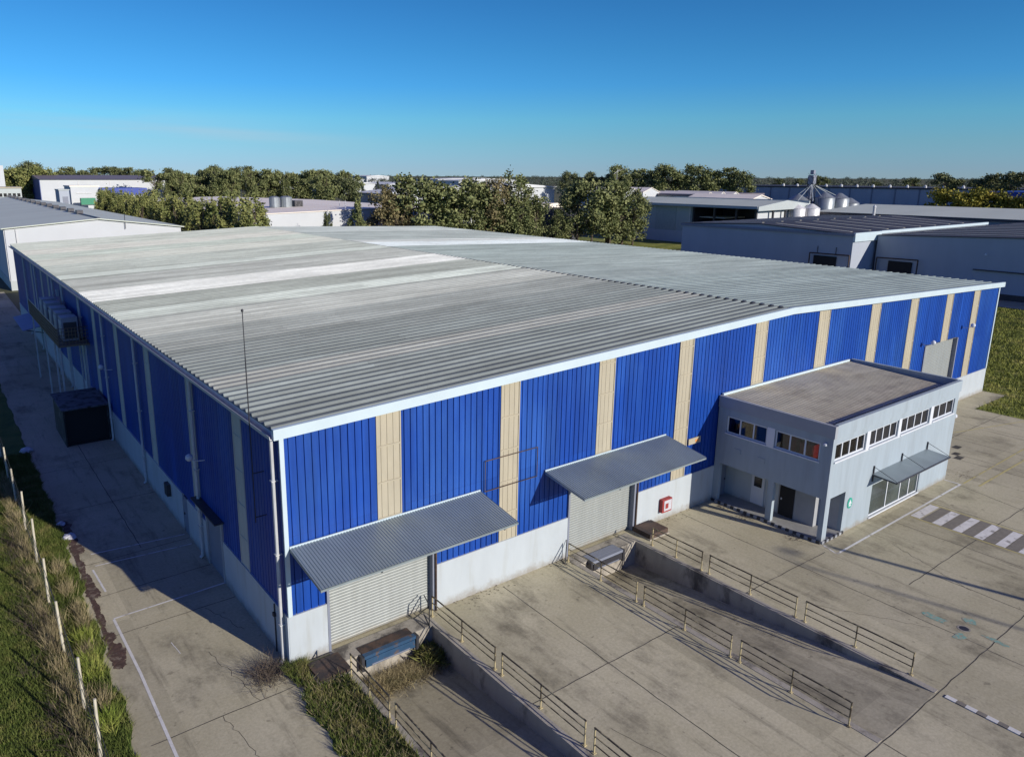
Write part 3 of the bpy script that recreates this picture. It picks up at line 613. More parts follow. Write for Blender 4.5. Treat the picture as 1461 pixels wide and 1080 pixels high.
# west wall openings
sd = MB().box(.0, .05, 7.15, 9.1, .0, 2.85).build('garage_door', M['greyblue'], wh); MB().box(-.08, .06, 6.95, 7.15, 0, 2.9).box(-.08, .06, 9.1, 9.25, 0, 2.9).build('frame', M['interior'], sd)
MB().prism([(-.01, 3.05), (-.9, 2.9), (-.9, 2.84), (-.01, 2.96)], 6.7, 10.3, 'y').build('door_canopy', M['steel'], wh) if False else MB().box(-.42, -.02, 6.75, 10.2, 2.93, 2.99).build('door_canopy', M['steel'], wh)
sd = MB().box(-.02, .03, 12.3, 13.05, 0, 1.92).build('door', M['greyblue'], wh); MB().box(-.06, -.02, 12.9, 12.98, .95, 1.05).build('handle', M['steel'], sd)
MB().box(-.26, -.06, 15.2, 15.75, 1.1, 1.75).build('meter_box', M['steel'], wh)
MB().box(-.24, -.04, 47.5, 47.75, 7.4, 8.0).build('meter_box', M['white'], wh)
# AC platform on stilts against the west wall
pf = MB().box(-2.05, -.04, 35.0, 51.0, 5.55, 5.67).build('equipment_platform', M['mesh'], wh); pf['label'] = 'dark steel balcony with mesh railings carrying the air conditioners'
g = MB()
for z in (5.9, 6.15, 6.4, 6.65, 6.9): g.tube((-2.05, 35, z), (-2.05, 51, z), .022, 5).tube((-2.05, 35, z), (-.05, 35, z), .022, 5)
for y in np.arange(35, 51.1, .32): g.tube((-2.05, y, 5.6), (-2.05, y, 6.9), .02, 4)
for x in np.arange(-2.0, -.1, .22): g.tube((x, 35, 5.6), (x, 35, 6.9), .02, 4)
g.build('mesh_railing', M['mesh'], pf); MB().tube((-2.05, 35, 6.93), (-2.05, 51, 6.93), .03).build('handrail', M['cream'], pf)
for y in (35.4, 37.9, 43, 50): 
    for x in (-1.95, -.3): MB().box(x-.05, x+.05, y-.05, y+.05, 0, 5.56).build('leg', M['conduit'], pf)
proto = None
for k, (y, d) in enumerate([(36.9, 'nearest unit, beside the dark mesh railing end'), (39.3, 'second unit behind the nearest one'), (41.7, 'third unit along the platform'), (44.5, 'fourth unit, past the small wall box'), (46.9, 'last unit at the far end of the platform')]):
    if proto is None:
        a = thing('air_conditioner', (-1.05, y, 5.67), '', 'air conditioner', 'air conditioners on the wall platform')
        MB().box(-1.55, -.5, y-.7, y+.7, 5.75, 7.45).build('casing', M['acwhite'], a); MB().box(-1.45, -.6, y-.74, y-.7, 5.9, 7.1).build('grille', M['steel'], a)
        MB().box(-1.59, -1.55, y-.55, y+.55, 6.1, 7.2).build('side_grille', M['conduit'], a); MB().box(-1.5, -.55, y-.65, y+.65, 5.67, 5.75).build('feet', M['steel'], a); proto = a
    else: a = copy_tree(proto); a.location = (-1.05, y, 5.67)
    a['label'] = 'pale boxy air conditioner, '+d
# awning far down the west wall
aw = MB(); aw.prism([(-.05, 3.25), (-2.15, 2.85), (-2.15, 2.78), (-.05, 3.15)], 58.2, 66.8, 'y') ; aw.build('awning', mat('blue_violet_awning', (.22, .24, .42), .6), wh)
g = MB()
for y in (58.4, 62.5, 66.6): g.tube((-.05, y, 2.3), (-2.0, y, 2.85), .04)
g.build('awning_bracket', M['steel'], wh)

# dark lean-to container by the west wall
ct = thing('storage_container', (-1.5, 31.5, 0), 'black open fronted container standing in the shade by the blue wall', 'container')
g = MB().box(-2.95, -2.85, 29.5, 34.0, 0, 2.5).box(-.32, -.22, 29.5, 34, 0, 2.5).box(-2.85, -.32, 33.9, 34.0, 0, 2.5); g.build('wall', M['black'], ct)
MB().box(-3.05, -.18, 29.35, 34.1, 2.5, 2.58).build('roof', mat('scuffed_grey_roof', (.10, .10, .13), .7, 0, .3, 2, col2=(.02, .02, .025), c2=(.5, .58), s2=1.6), ct); MB().box(-2.85, -.32, 29.6, 33.9, .01, .12).build('floor', M['dark'], ct)
MB().box(-2.85, -.32, 29.7, 29.76, .12, 2.5).build('opening_shade', M['dark'], ct)  # near-black sheet stands in for the shade inside the open front

# ================================================================= OFFICE
ox0, ox1, oy0 = 24.9, 38.9, -6.35
of = thing('office_building', (31.9, -3.2, 0), 'two storey grey rendered office block built against the blue warehouse', 'office building')
ZP, ZB = 6.1, 5.45
PY0, PY1 = -6.35, -.35     # portico opening on the west side
# walls as boxes around openings
t = .22
wb = MB()
# west wall: upper part above portico, with window holes
def wallx(b, x, y0, y1, z0, z1, holes, th=t, inward=1):
    ys = sorted({y0, y1, *[v for h in holes for v in h[:2]]}); zs = sorted({z0, z1, *[v for h in holes for v in h[2:]]})
    for i in range(len(ys)-1):
        for j in range(len(zs)-1):
            cy, cz = (ys[i]+ys[i+1])/2, (zs[j]+zs[j+1])/2
            if any(h[0] < cy < h[1] and h[2] < cz < h[3] for h in holes): continue
            b.box(x, x+th*inward, ys[i], ys[i+1], zs[j], zs[j+1])
def wally(b, y, x0, x1, z0, z1, holes, th=t, inward=1):
    xs = sorted({x0, x1, *[v for h in holes for v in h[:2]]}); zs = sorted({z0, z1, *[v for h in holes for v in h[2:]]})
    for i in range(len(xs)-1):
        for j in range(len(zs)-1):
            cx, cz = (xs[i]+xs[i+1])/2, (zs[j]+zs[j+1])/2
            if any(h[0] < cx < h[1] and h[2] < cz < h[3] for h in holes): continue
            b.box(xs[i], xs[i+1], y, y+th*inward, zs[j], zs[j+1])
WW = [(-2.95, -.6, 4.12, 5.05), (-5.75, -3.4, 4.12, 5.05)]
PO = [(-3.3, -.42, 0, 2.3), (-6.1, -3.62, 0, 2.3)]
wallx(wb, ox0, oy0, -.06, 0, ZB, WW+PO)
SW = [(25.2, 28.15, 4.22, 5.1), (28.55, 31.55, 4.22, 5.1), (31.9, 35.3, 4.22, 5.1), (35.7, 38.45, 4.22, 5.1)]
GW = [(29.55, 35.2, .12, 1.95)]; DO = [(25.3, 26.75, 0, 2.3)]
wally(wb, oy0, ox0+t, ox1-t, 0, ZB, SW+GW+DO)
wallx(wb, ox1, oy0, -.06, 0, ZB, [], inward=-1)
o = wb.build('wall', M['office'], of)
# parapet / coping
pb = MB().box(ox0-.06, ox0+.16, oy0-.06, -.06, ZB, ZP-.03).build('parapet', M['parapet'], of)
MB().box(ox0+.16, ox1+.06, oy0-.06, oy0+.14, ZB, ZP).box(ox1-.14, ox1+.06, oy0+.14, -.06, ZB, ZP+.02).build('parapet', M['office'], of)
g = MB(); y = oy0+.75; pts = []
x = oy0+.7
while x < -.1: pts += [(x, 0), (x+.05, .035), (x+.1, .035), (x+.15, 0)]; x += .24
pts.append((-.08, 0))
# sheet falls from the warehouse wall to the gutter at the front; ribs run along y
g = MB(); x = ox0+.2; prof = []
while x < ox1-.55: prof += [(x, 0), (x+.04, .035), (x+.10, .035), (x+.14, 0)]; x += .26
prof.append((ox1-.5, 0))
for (p, a), (q, c) in zip(prof[:-1], prof[1:]): g.quad((p, oy0+.75, 5.72+a), (q, oy0+.75, 5.72+c), (q, -.08, 6.02+c), (p, -.08, 6.02+a))
g.build('roof', M['roofO'], of, fix=False)
MB().box(ox0+.16, ox1-.14, oy0+.14, oy0+.85, 5.50, 5.54).box(ox1-.62, ox1-.14, oy0+.85, -.08, 5.50, 5.54).build('gutter', M['greyblue'], of)
MB().box(ox0+.16, ox1-.5, -.16, -.055, 6.04, 6.16).build('flashing', M['fascia'], of)
MB().box(ox0+t, ox1-t, oy0+t, -.06, 2.75, 2.95).build('floor_slab', M['carpet'], of)
MB().box(28.6, 28.7, oy0+t, -.06, 2.95, 5.40).build('inner_wall', M['interior'], of)
MB().box(ox0+t, ox1-t, oy0+t, -.06, 5.40, 5.49).build('ceiling', M['interior'], of)
def window_y(x0, x1, z0, z1, n, y, ws=None, gl='glass', th=.05):
    if x0 < 28: gl = "see_through"
    fr = MB(); yy = y+.07; f_ = .075
    fr.box(x0, x1, yy, yy+th, z0, z0+f_).box(x0, x1, yy, yy+th, z1-f_, z1)
    xs = [x0+(x1-x0)*i/n for i in range(n+1)] if ws is None else [x0+(x1-x0)*v for v in ws]
    for i, xx in enumerate(xs):
        a = xx-f_/2 if 0 < i < len(xs)-1 else (xx if i == 0 else xx-f_); fr.box(a, a+f_, yy-.002, yy+th+.002, z0+f_, z1-f_)
    w_ = fr.build('window', M['frame'], of)
    MB().box(x0+.02, x1-.02, yy+.02, yy+.03, z0+.02, z1-.02).build('pane', M[gl], w_)
    MB().box(x0-.04, x1+.04, y-.06, y+.06, z0-.07, z0-.003).build('sill', M['frame'], w_)
def window_x(y0, y1, z0, z1, n, x):
    fr = MB(); xx = x+.07; th = .05; f_ = .075
    fr.box(xx, xx+th, y0, y1, z0, z0+f_).box(xx, xx+th, y0, y1, z1-f_, z1)
    for i in range(n+1):
        yy = y0+(y1-y0)*i/n; a = yy-f_/2 if 0 < i < n else (yy if i == 0 else yy-f_); fr.box(xx-.002, xx+th+.002, a, a+f_, z0+f_, z1-f_)
    w_ = fr.build('window', M['frame'], of); MB().box(xx+.02, xx+.03, y0+.02, y1-.02, z0+.02, z1-.02).build('pane', M['see_through'], w_)
    MB().box(x-.05, x+.06, y0-.04, y1+.04, z0-.06, z0-.003).build('sill', M['frame'], w_)
for i, (a, c, z0, z1) in enumerate(SW): window_y(a, c, z0, z1, 4 if i < 3 else 3, oy0)
# pale piers between the windows
MB().box(28.17, 28.53, oy0-.02, oy0-.003, 4.1, 5.15).box(31.57, 31.88, oy0-.02, oy0-.003, 4.1, 5.15).box(35.32, 35.68, oy0-.02, oy0-.003, 4.1, 5.15).build('pier', M['frame'], of)
MB().box(ox0-.02, ox0-.003, -3.38, -2.97, 4.05, 5.1).build('pier', M['frame'], of)
for a, c, z0, z1 in WW: window_x(a, c, z0, z1, 3, ox0)
window_y(29.55, 35.2, .12, 1.95, 4, oy0, ws=[0, .34, .62, .81, 1.0], gl='glass2')
# canopy over the office front window
oc = MB().prism([(oy0-.01, 2.62), (oy0-1.22, 2.52), (oy0-1.22, 2.50), (oy0-.01, 2.58)], 29.35, 35.6, 'x').build('entrance_canopy', M['galv'], of)
g = MB().tube((29.35, oy0-1.22, 2.5), (35.6, oy0-1.22, 2.5), .04).tube((29.35, oy0-.02, 2.56), (29.35, oy0-1.22, 2.48), .035).tube((35.6, oy0-.02, 2.56), (35.6, oy0-1.22, 2.48), .035)
for xx in (29.4, 32.5, 35.55): g.tube((xx, oy0-.03, 2.2), (xx, oy0-.03, 3.05), .045).tube((xx, oy0-.03, 3.0), (xx, oy0-1.2, 2.55), .014)
g.build('canopy_frame', M['steel'], oc)
# portico recess: floor, inner walls, doors, columns
MB().box(ox0, ox0+2.1, oy0+.02, -.06, 0, .13).build('portico_floor', M['tile'], of)
g = MB(); g2 = MB()
k = 0; y = oy0+.02
while y < -.3: (g if k % 2 else g2).box(ox0-.09, ox0-.005, y, y+.2, 0, .135); y += .2; k += 1
x = ox0+.02
while x < 26.9: (g if k % 2 else g2).box(x, x+.2, oy0-.07, oy0-.003, 0, .135); x += .2; k += 1
g.build('step_edge', M['interior'], of); g2.build('step_edge', M['steel'], of)
bx = ox0+1.2
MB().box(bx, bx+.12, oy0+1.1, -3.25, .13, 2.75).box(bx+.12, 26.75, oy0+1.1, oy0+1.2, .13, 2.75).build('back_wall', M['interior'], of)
MB().box(bx, bx+.12, -3.25, -.06, .13, 2.75).build('back_wall', M['white'], of)
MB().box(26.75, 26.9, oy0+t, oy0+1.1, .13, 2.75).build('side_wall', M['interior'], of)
d = MB().box(bx-.05, bx-.003, -4.15, -3.35, .13, 2.2).build('door', M['dark'], of); MB().box(bx-.08, bx-.05, -3.5, -3.44, 1.0, 1.1).build('handle', M['frame'], d)
d = MB().box(bx-.06, bx-.003, -2.45, -1.7, .2, 2.0).build('door', M['frame'], of); MB().box(bx-.075, bx-.06, -2.3, -1.85, 1.2, 1.75).build('pane', M['glass'], d)
d = MB().box(ox0+.3, ox0+1.1, -.13, -.065, .13, 2.2).build('door', M['greyblue'], of); MB().box(ox0+.95, ox0+1.02, -.16, -.13, 1.0, 1.1).build('handle', M['steel'], d)
for y_, lab in ((-3.85, 'red cabinet seen through the left pane of the nearer upstairs window'), (-4.75, 'small red cabinet seen through the middle pane of the nearer upstairs window')):
    cabinet = thing('red_cabinet', (25.8, y_, 2.95), lab, 'cabinet')
    MB().box(25.5, 26.1, y_-.33, y_+.33, 3.0, 4.75 if y_ > -4.5 else 4.6).build('body', M['red'], cabinet); MB().box(25.48, 25.5, y_-.02, y_+.02, 3.6, 3.9).build('handle', M['steel'], cabinet)
# fittings
sgn = MB().lathe(0, 0, [(.24, 0), (.24, .02)], 20); sgn.v = [(27.3+v[0], oy0-.005-v[2], 1.55+v[1]*1.2) for v in sgn.v]; s_ = sgn.build('sign', M['sign'], of)
g = MB(); g.prism([(27.14, 1.5), (27.46, 1.5), (27.3, 1.74)], oy0-.035, oy0-.026, 'y'); g.box(27.2, 27.4, oy0-.035, oy0-.026, 1.38, 1.47); g.build('arrow', M['frame'], s_)
wall_lamp(ox1, -6.1, 3.5, 1, 0, of, .7)
MB().lathe(ox0-.06, -6.0, [(.02, 5.0), (.09, 5.03), (.09, 5.12), (.02, 5.16)], 10).build('wall_lamp', M['frame'], of)
MB().box(ox0-.03, ox0-.003, -1.6, -1.2, 3.15, 3.4).box(ox0-.03, ox0-.003, -3.0, -2.6, 3.1, 3.35).build('vent', M['office'], of)

p_l = []
for x_, y_, n_l, sp_ in ((26.5, -.9, 60, .5), (24.6, -2.4, 90, .4), (24.5, -5.2, 70, .3), (13.2, -.4, 40, .35), (8, -.3, 60, 1.2), (21, -.3, 60, 1.2), (40, -6.8, 60, .9)): p_l.append((x_, y_, n_l, sp_))
b = MB()
for x_, y_, n_l, sp_ in p_l:
    for k in range(n_l):
        cx, cy = random.gauss(x_, sp_), min(random.gauss(y_, .22), -.08); q_ = random.uniform(.015, .05); a_ = random.uniform(0, 6.28)
        if ox0-.1 < cx < ox1+.05 and cy > oy0-.1: cx = ox0-.15-random.random()*.3
        b.quad(*[(cx+q_*math.cos(a_+t_), cy+q_*math.sin(a_+t_)*.7, .012+random.uniform(0, .01)) for t_ in (0, 1.6, 3.1, 4.7)])
tag(b.build('leaf_litter', M['trunk'], fix=False), 'dry leaf litter scattered along the walls and ledges', None, None, 'stuff')
# ================================================================= LAMP POSTS just outside the frame (their shadows cross the yard)
def lamp_post(x, y, h, rr, lab):
    t_ = thing('lamp_post', (x, y, 0), lab, 'lamp post'); MB().tube((x, y, 0), (x, y, h), rr*1.25, 10, rr).build('pole', M['conduit'], t_)
    MB().path([(x, y, h), (x+.3, y+.05, h+.25), (x+.9, y+.1, h+.32)], .04).build('arm', M['conduit'], t_); MB().box(x+.75, x+1.35, y-.02, y+.24, h+.24, h+.38).build('lamp_head', M['steel'], t_)
lamp_post(32.6, -31.2, 9.4, .13, 'grey lamp post at the yard edge, its shadow ending at the office corner')
lamp_post(36.5, -53.0, 17.8, .07, 'tall thin lighting mast beyond the yard, its faint shadow crossing the concrete')

# ================================================================= FENCE on the west side
fn = thing('wire_fence', (-6.6, 40, 0), 'wire fence with pale leaning posts along the grass verge', 'fence')
ys = [-4.8, -.9, 1.8, 5.6, 9.6, 13.7, 17.7, 21.7, 25.7, 29.8, 34, 38, 42, 46, 50, 54, 58, 62, 66, 70, 74, 78]
for y in ys:
    x = -6.62+random.uniform(-.05, .05); h = 2.1+random.uniform(-.1, .15); lx = random.uniform(-.08, .05); ly = random.uniform(-.06, .1)
    MB().tube((x, y, -.05), (x+lx, y+ly, h), .052, 7, .045).build('post', M['wood'], fn)
g = MB()
for z in (.12, .5, .9, 1.3, 1.62): g.path([(-6.62+random.uniform(-.02, .02), y, z) for y in ys], .010, 4)
g.build('wire', M['wire'], fn)

# ================================================================= GRASS
def blades(name, pts, h, wd, material, label=None, lean=.5, kind='stuff'):
    n = len(pts); a = RNG.uniform(0, 2*np.pi, n); hh = h*RNG.uniform(.5, 1.25, n); ln = RNG.normal(0, lean, (n, 2))*hh[:, None]
    v = np.zeros((n, 3, 3)); d = np.stack([np.cos(a), np.sin(a)], 1)*wd*.5
    v[:, 0, :2] = pts[:, :2]-d; v[:, 1, :2] = pts[:, :2]+d; v[:, 2, :2] = pts[:, :2]+ln
    v[:, 0, 2] = v[:, 1, 2] = pts[:, 2]; v[:, 2, 2] = pts[:, 2]+hh
    me = bpy.data.meshes.new(name); me.vertices.add(3*n); me.vertices.foreach_set('co', v.ravel())
    me.loops.add(3*n); me.loops.foreach_set('vertex_index', np.arange(3*n, dtype=np.int32)); me.polygons.add(n); me.polygons.foreach_set('loop_start', np.arange(0, 3*n, 3, dtype=np.int32)); me.polygons.foreach_set('loop_total', np.full(n, 3, dtype=np.int32))
    me.update(calc_edges=True); o = link(name, me, material); tag(o, kind=kind, label=label); return o
def edge_noise(y): return .16*np.sin(y*1.3)+.10*np.sin(y*3.7+1)+.05*np.sin(y*9)
def scatter(n, x0, x1, y0, y1, z=-.03): return np.stack([RNG.uniform(x0, x1, n), RNG.uniform(y0, y1, n), np.full(n, z)], 1)
p_ = scatter(60000, -7.4, -5.0, -6, 30); xe = -5.55+.03*(p_[:, 1])*.9+edge_noise(p_[:, 1])*.7; xe = np.minimum(xe, -5.12+edge_noise(p_[:, 1])*.4)
p_ = p_[p_[:, 0] < xe]; blades('grass', p_, .20, .035, M['blade'], 'green grass on the verge between the fence and the concrete')
# verge base that follows the same edge
g = MB(); yy = np.arange(-8, 82, .5)
for a, c in zip(yy[:-1], yy[1:]):
    f_ = lambda y: min(-5.55+.027*y+edge_noise(y)*.7, -5.12+edge_noise(y)*.4)
    g.quad((-7, a, .012), (f_(a), a, .012), (f_(c), c, .012), (-7, c, .012))
tag(g.build('verge', M['lawn'], fix=False), kind='structure')
p_ = scatter(90000, -11.5, -6.7, -4, 34); blades('grass', p_, .15, .035, M['blade'], 'mown green grass beyond the wire fence')
q = []
for k in range(40):
    cx, cy = -7.15+RNG.normal(0, .3), RNG.uniform(-5, 24); m_ = 60; q.append(np.stack([RNG.normal(cx, .2, m_), RNG.normal(cy, .35, m_), np.full(m_, -.02)], 1))
blades('dry_twigs', np.concatenate(q), .5, .016, M['trunk'], 'dark dry twigs tangled on the field side of the wire fence', .9)
q = []
for k in range(95):
    cx, cy = -6.88+RNG.normal(0, .13), RNG.uniform(-5, 26); m_ = 45; q.append(np.stack([RNG.normal(cx, .13, m_), RNG.normal(cy, .2, m_), np.full(m_, -.02)], 1))
for cx, cy in [(-5.75, 8.2), (-5.7, 7.3), (-5.85, 10.2), (-5.95, 5.0), (-5.9, 12.4), (-6.0, 2.0)]:
    m_ = 220; q.append(np.stack([RNG.normal(cx, .13, m_), RNG.normal(cy, .3, m_), np.full(m_, -.02)], 1))
blades('dry_grass', np.concatenate(q), .55, .022, M['dry'], 'dry straw coloured grass along the fence', .35)
q = []
for cx, cy in [(-5.95, 4.4), (-6.0, 3.6), (-5.9, 6.0), (-6.1, .6)]:
    m_ = 260; q.append(np.stack([RNG.normal(cx, .14, m_), RNG.normal(cy, .22, m_), np.full(m_, -.02)], 1))
blades('reeds', np.concatenate(q), .6, .03, M['reed'], 'bright green reed clumps on the verge', .45)
# grass patch left of the near ramp
def patch_x0(y): return np.where(y > -2, -.05+.18*y, -.42+.0*y)+edge_noise(y*2.3)*.7+.07*np.sin(y*17)
p_ = scatter(30000, -1.0, 1.45, -13, -.1, 0); keep = (p_[:, 0] > patch_x0(p_[:, 1])) & ~((p_[:, 0] > .3) & (p_[:, 1] > -1.65)); p_ = p_[keep]
blades('grass', p_[::2], .24, .035, M['blade'], 'long grass between the concrete and the near ramp railing'); blades('dry_grass', p_[1::7]+np.array([0, 0, 0.]), .30, .022, M['dry'], 'straw stems mixed in the grass by the near ramp railing', .7)
g = MB(); yy = np.arange(-13, -.0, .4)
for a, c in zip(yy[:-1], yy[1:]): g.quad((float(patch_x0(a)), a, .012), (1.44, a, .012), (1.44, c, .012), (float(patch_x0(c)), c, .012))
tag(g.build('planting_strip', M['lawn'], fix=False), kind='structure')
p_ = np.stack([RNG.normal(5.2, .22, 1500), RNG.normal(-1.45, .22, 1500), RNG.uniform(-1.2, -.75, 1500)], 1); blades('weeds', p_, .3, .07, M['blade'], 'leafy green weed in the dark corner of the near ramp', .9)
# dry weeds in the near ramp against the dock and by the building corner
p_ = np.stack([RNG.uniform(1.8, 5.5, 5000), -1.35-np.abs(RNG.normal(0, .42, 5000)), np.full(5000, -1.2)], 1); blades('dry_weeds', p_, .42, .025, M['dry'], 'straw coloured weeds in the near ramp under the blue leveller', .8)
p_ = np.stack([RNG.normal(-.9, .35, 500), RNG.normal(.0, .35, 500), np.full(500, 0.)], 1); blades('dry_weeds', p_, .45, .02, M['trunk'], 'dry brown twigs on the concrete at the near corner of the warehouse', 1.3)
p_ = np.stack([RNG.uniform(-.35, .5, 900), RNG.normal(-.35, .18, 900), np.full(900, 0.)], 1); blades('weeds', p_, .35, .025, M['blade'], 'green weeds at the foot of the white corner', .5)
p_ = scatter(110000, 56, 111, -30, 33, -.02); keep = ~((p_[:, 0] < 62.4) & (p_[:, 1] > -1.8)); p_ = p_[keep]; xe = 56.0+edge_noise(p_[:, 1]*.7)*2+np.clip(p_[:, 1]+1, 0, 2)*.4
p_ = p_[p_[:, 0] > xe]; blades('grass', p_, .26, .09, M['rgrass'], 'rough meadow grass right of the warehouse')

# ================================================================= TREES
def crown_mesh(name, lumps, n, leaf, flat=.0, seed=1):
    """n leaf quads spread through a set of (x,y,z,rx,ry,rz) lumps, denser towards each lump's shell"""
    g_ = np.random.default_rng(seed); lumps = np.array(lumps); vol = lumps[:, 3]*lumps[:, 4]*lumps[:, 5]; idx = g_.choice(len(lumps), n, p=vol**.7/np.sum(vol**.7))
    d = g_.normal(size=(n, 3)); d /= np.linalg.norm(d, axis=1)[:, None]; rr = np.abs(g_.normal(.72, .34, n))
    # twig clusters: snap directions together so that gaps open between sprays
    c = lumps[idx, :3]+d*rr[:, None]*lumps[idx, 3:]
    a = g_.normal(size=(n, 3)); a /= np.linalg.norm(a, axis=1)[:, None]; b_ = np.cross(a, g_.normal(size=(n, 3))); b_ /= np.linalg.norm(b_, axis=1)[:, None]
    s = leaf*g_.uniform(.55, 1.3, n)[:, None]
    v = np.stack([c-a*s-b_*s*.6, c+a*s-b_*s*.6, c+a*s*.7+b_*s*.6, c-a*s*.7+b_*s*.6], 1)
    me = bpy.data.meshes.new(name); me.vertices.add(4*n); me.vertices.foreach_set('co', v.ravel()); me.loops.add(4*n); me.loops.foreach_set('vertex_index', np.arange(4*n, dtype=np.int32))
    me.polygons.add(n); me.polygons.foreach_set('loop_start', np.arange(0, 4*n, 4, dtype=np.int32)); me.polygons.foreach_set('loop_total', np.full(n, 4, dtype=np.int32)); me.update(calc_edges=True); return me
def trunk_mesh(name, H_, limbs, rad=.014, forks=1):
    b = MB()
    for f_ in range(forks):
        dx = 0 if forks == 1 else (f_-.5*(forks-1))*.05
        b.tube((dx*.4, 0, -.02), (dx, .01, .45), rad, 7, rad*.75); b.tube((dx, .01, .45), (dx*1.2, -.01, .92), rad*.75, 6, rad*.2)
    for (x, y, z) in limbs: b.tube((0, 0, z*.62), (x, y, z), rad*.4, 5, rad*.12)
    me = bpy.data.meshes.new(name); me.from_pydata(b.v, [], b.f); me.update(); return me
# unit-height templates
def tmpl(kind, seed):
    g_ = random.Random(seed); lumps = []; limbs = []
    if kind == 'casuarina':        # tall, ragged, wispy plumes
        for k in range(30):
            z = .16+.80*(k/29); w = .19*(1-abs(z-.50)*.85)+.02; t_ = g_.uniform(0, 6.28); rr = w*g_.uniform(.3, 1.15)
            lumps.append((rr*math.cos(t_), rr*math.sin(t_), z+g_.uniform(-.03, .03), w*.42, w*.42, g_.uniform(.06, .12))); limbs.append((rr*math.cos(t_), rr*math.sin(t_), z))
        lumps.append((g_.uniform(-.03, .03), 0, .97, .035, .035, .05)); n, leaf = 5600, .0125
    elif kind == 'pine':           # bushy, pointed sprays
        for k in range(34):
            z = .10+.84*(k/33); w = .30*(1-z*.72); t_ = g_.uniform(0, 6.28); rr = w*g_.uniform(.3, 1.05)
            lumps.append((rr*math.cos(t_), rr*math.sin(t_), z, w*.20+.018, w*.20+.018, g_.uniform(.07, .13))); limbs.append((rr*math.cos(t_), rr*math.sin(t_), z))
        n, leaf = 5600, .0135
    elif kind == 'round':          # broadleaf with domed clumps
        for k in range(20):
            t_ = g_.uniform(0, 6.28); z = g_.uniform(.30, .92); w = .34*math.sqrt(max(.05, 1-((z-.58)/.42)**2)); rr = w*g_.uniform(.2, 1)
            s = g_.uniform(.08, .14); lumps.append((rr*math.cos(t_), rr*math.sin(t_), z, s*1.1, s*1.1, s*.8)); limbs.append((rr*math.cos(t_), rr*math.sin(t_), z))
        n, leaf = 4600, .018
    else:                          # umbrella: high clumps on bare limbs
        for k in range(11):
            t_ = g_.uniform(0, 6.28); z = g_.uniform(.62, .94); rr = g_.uniform(.04, .26); s = g_.uniform(.07, .12)
            lumps.append((rr*math.cos(t_), rr*math.sin(t_), z, s*1.25, s*1.25, s*.7)); limbs.append((rr*math.cos(t_), rr*math.sin(t_), z))
        for k in range(8):
            t_ = g_.uniform(0, 6.28); z = g_.uniform(.25, .6); rr = g_.uniform(.02, .2); s = g_.uniform(.06, .1); lumps.append((rr*math.cos(t_), rr*math.sin(t_), z, s, s, s*.8))
        n, leaf = 3200, .018
    return crown_mesh('crown', lumps, n, leaf, seed=seed), trunk_mesh('trunk', 1, limbs, forks=3 if kind == 'casuarina' else 1)
TM = {k: [tmpl(k, s) for s in range(n)] for k, n in (('casuarina', 5), ('pine', 4), ('round', 4), ('umbrella', 3))}
def matcopy(me, material):
    m2 = me.copy(); m2.materials.clear(); m2.materials.append(material); return m2
CACHE = {}
def tree(kind, v, leafm, x, y, h, sx, label, group, lean=(0, 0), z=0):
    key = (kind, v, leafm)
    if key not in CACHE: CACHE[key] = (matcopy(TM[kind][v][0], M[leafm]), matcopy(TM[kind][v][1], M['trunk']))
    t_ = bpy.data.objects.new({'pine': 'pine_tree', 'casuarina': 'casuarina_tree', 'round': 'broadleaf_tree', 'umbrella': 'tall_tree'}[kind], None); C.objects.link(t_)
    t_.location = (x, y, z); t_.rotation_euler = (lean[0], lean[1], random.uniform(0, 6.28)); t_.scale = (h*sx, h*sx, h); tag(t_, label, 'tree', group)
    for nm, me in zip(('crown', 'trunk'), CACHE[key]):
        o = bpy.data.objects.new(nm, me); C.objects.link(o); o.parent = t_
    return t_
ORD = ['first', 'second', 'third', 'fourth', 'fifth', 'sixth', 'seventh', 'eighth', 'ninth', 'tenth', 'eleventh', 'twelfth', 'thirteenth', 'fourteenth', 'fifteenth', 'sixteenth', 'seventeenth', 'eighteenth', 'nineteenth', 'twentieth', 'twenty first', 'twenty second', 'twenty third', 'twenty fourth', 'twenty fifth', 'twenty sixth']
# middle row behind the warehouse, from (99,166) to (143,106)
mid = [(77.9, 126.7, 14.8, 1.2), (81.4, 125.5, 14.2, 1.3), (86.0, 124.4, 18.0, 1.2), (90.6, 123.1, 15.8, 1.3), (94.9, 121.8, 13.7, 1.5), (96.2, 121.4, 18.0, 1.15), (101.2, 120.0, 15.8, 1.3), (103.6, 119.3, 16.7, 1.2), (107.4, 118.2, 13.1, 1.4), (110.2, 117.1, 17.6, 1.15), (114.7, 116.1, 12.9, 1.35), (120.6, 114.5, 9.5, 1.2), (125.9, 112.8, 15.6, 1.3), (130.0, 111.6, 18.0, 1.15), (134.6, 110.3, 16.6, 1.25), (138.3, 109.2, 15.2, 1.3), (141.7, 108.2, 13.8, 1.3)]
for k, (x, y, h, s) in enumerate(mid):
    tree('round' if k in (2, 5, 13) else 'casuarina', k % 4, 'leaf_brown' if k in (0, 1, 7) else 'leaf_olive', x, y, h, s, f'{ORD[k]} ragged tree from the left in the olive row behind the ribbed roof', 'olive trees behind the warehouse')
tree('pine', 1, 'leaf_olive', 71, 127, 12.5, .8, 'small pointed conifer standing before the white wall behind the ridge', 'low shrubs by the white hall')
tree('pine', 2, 'leaf_dark', 63.5, 127, 9.6, .75, 'low dark bush before the white wall behind the ridge', 'low shrubs by the white hall')
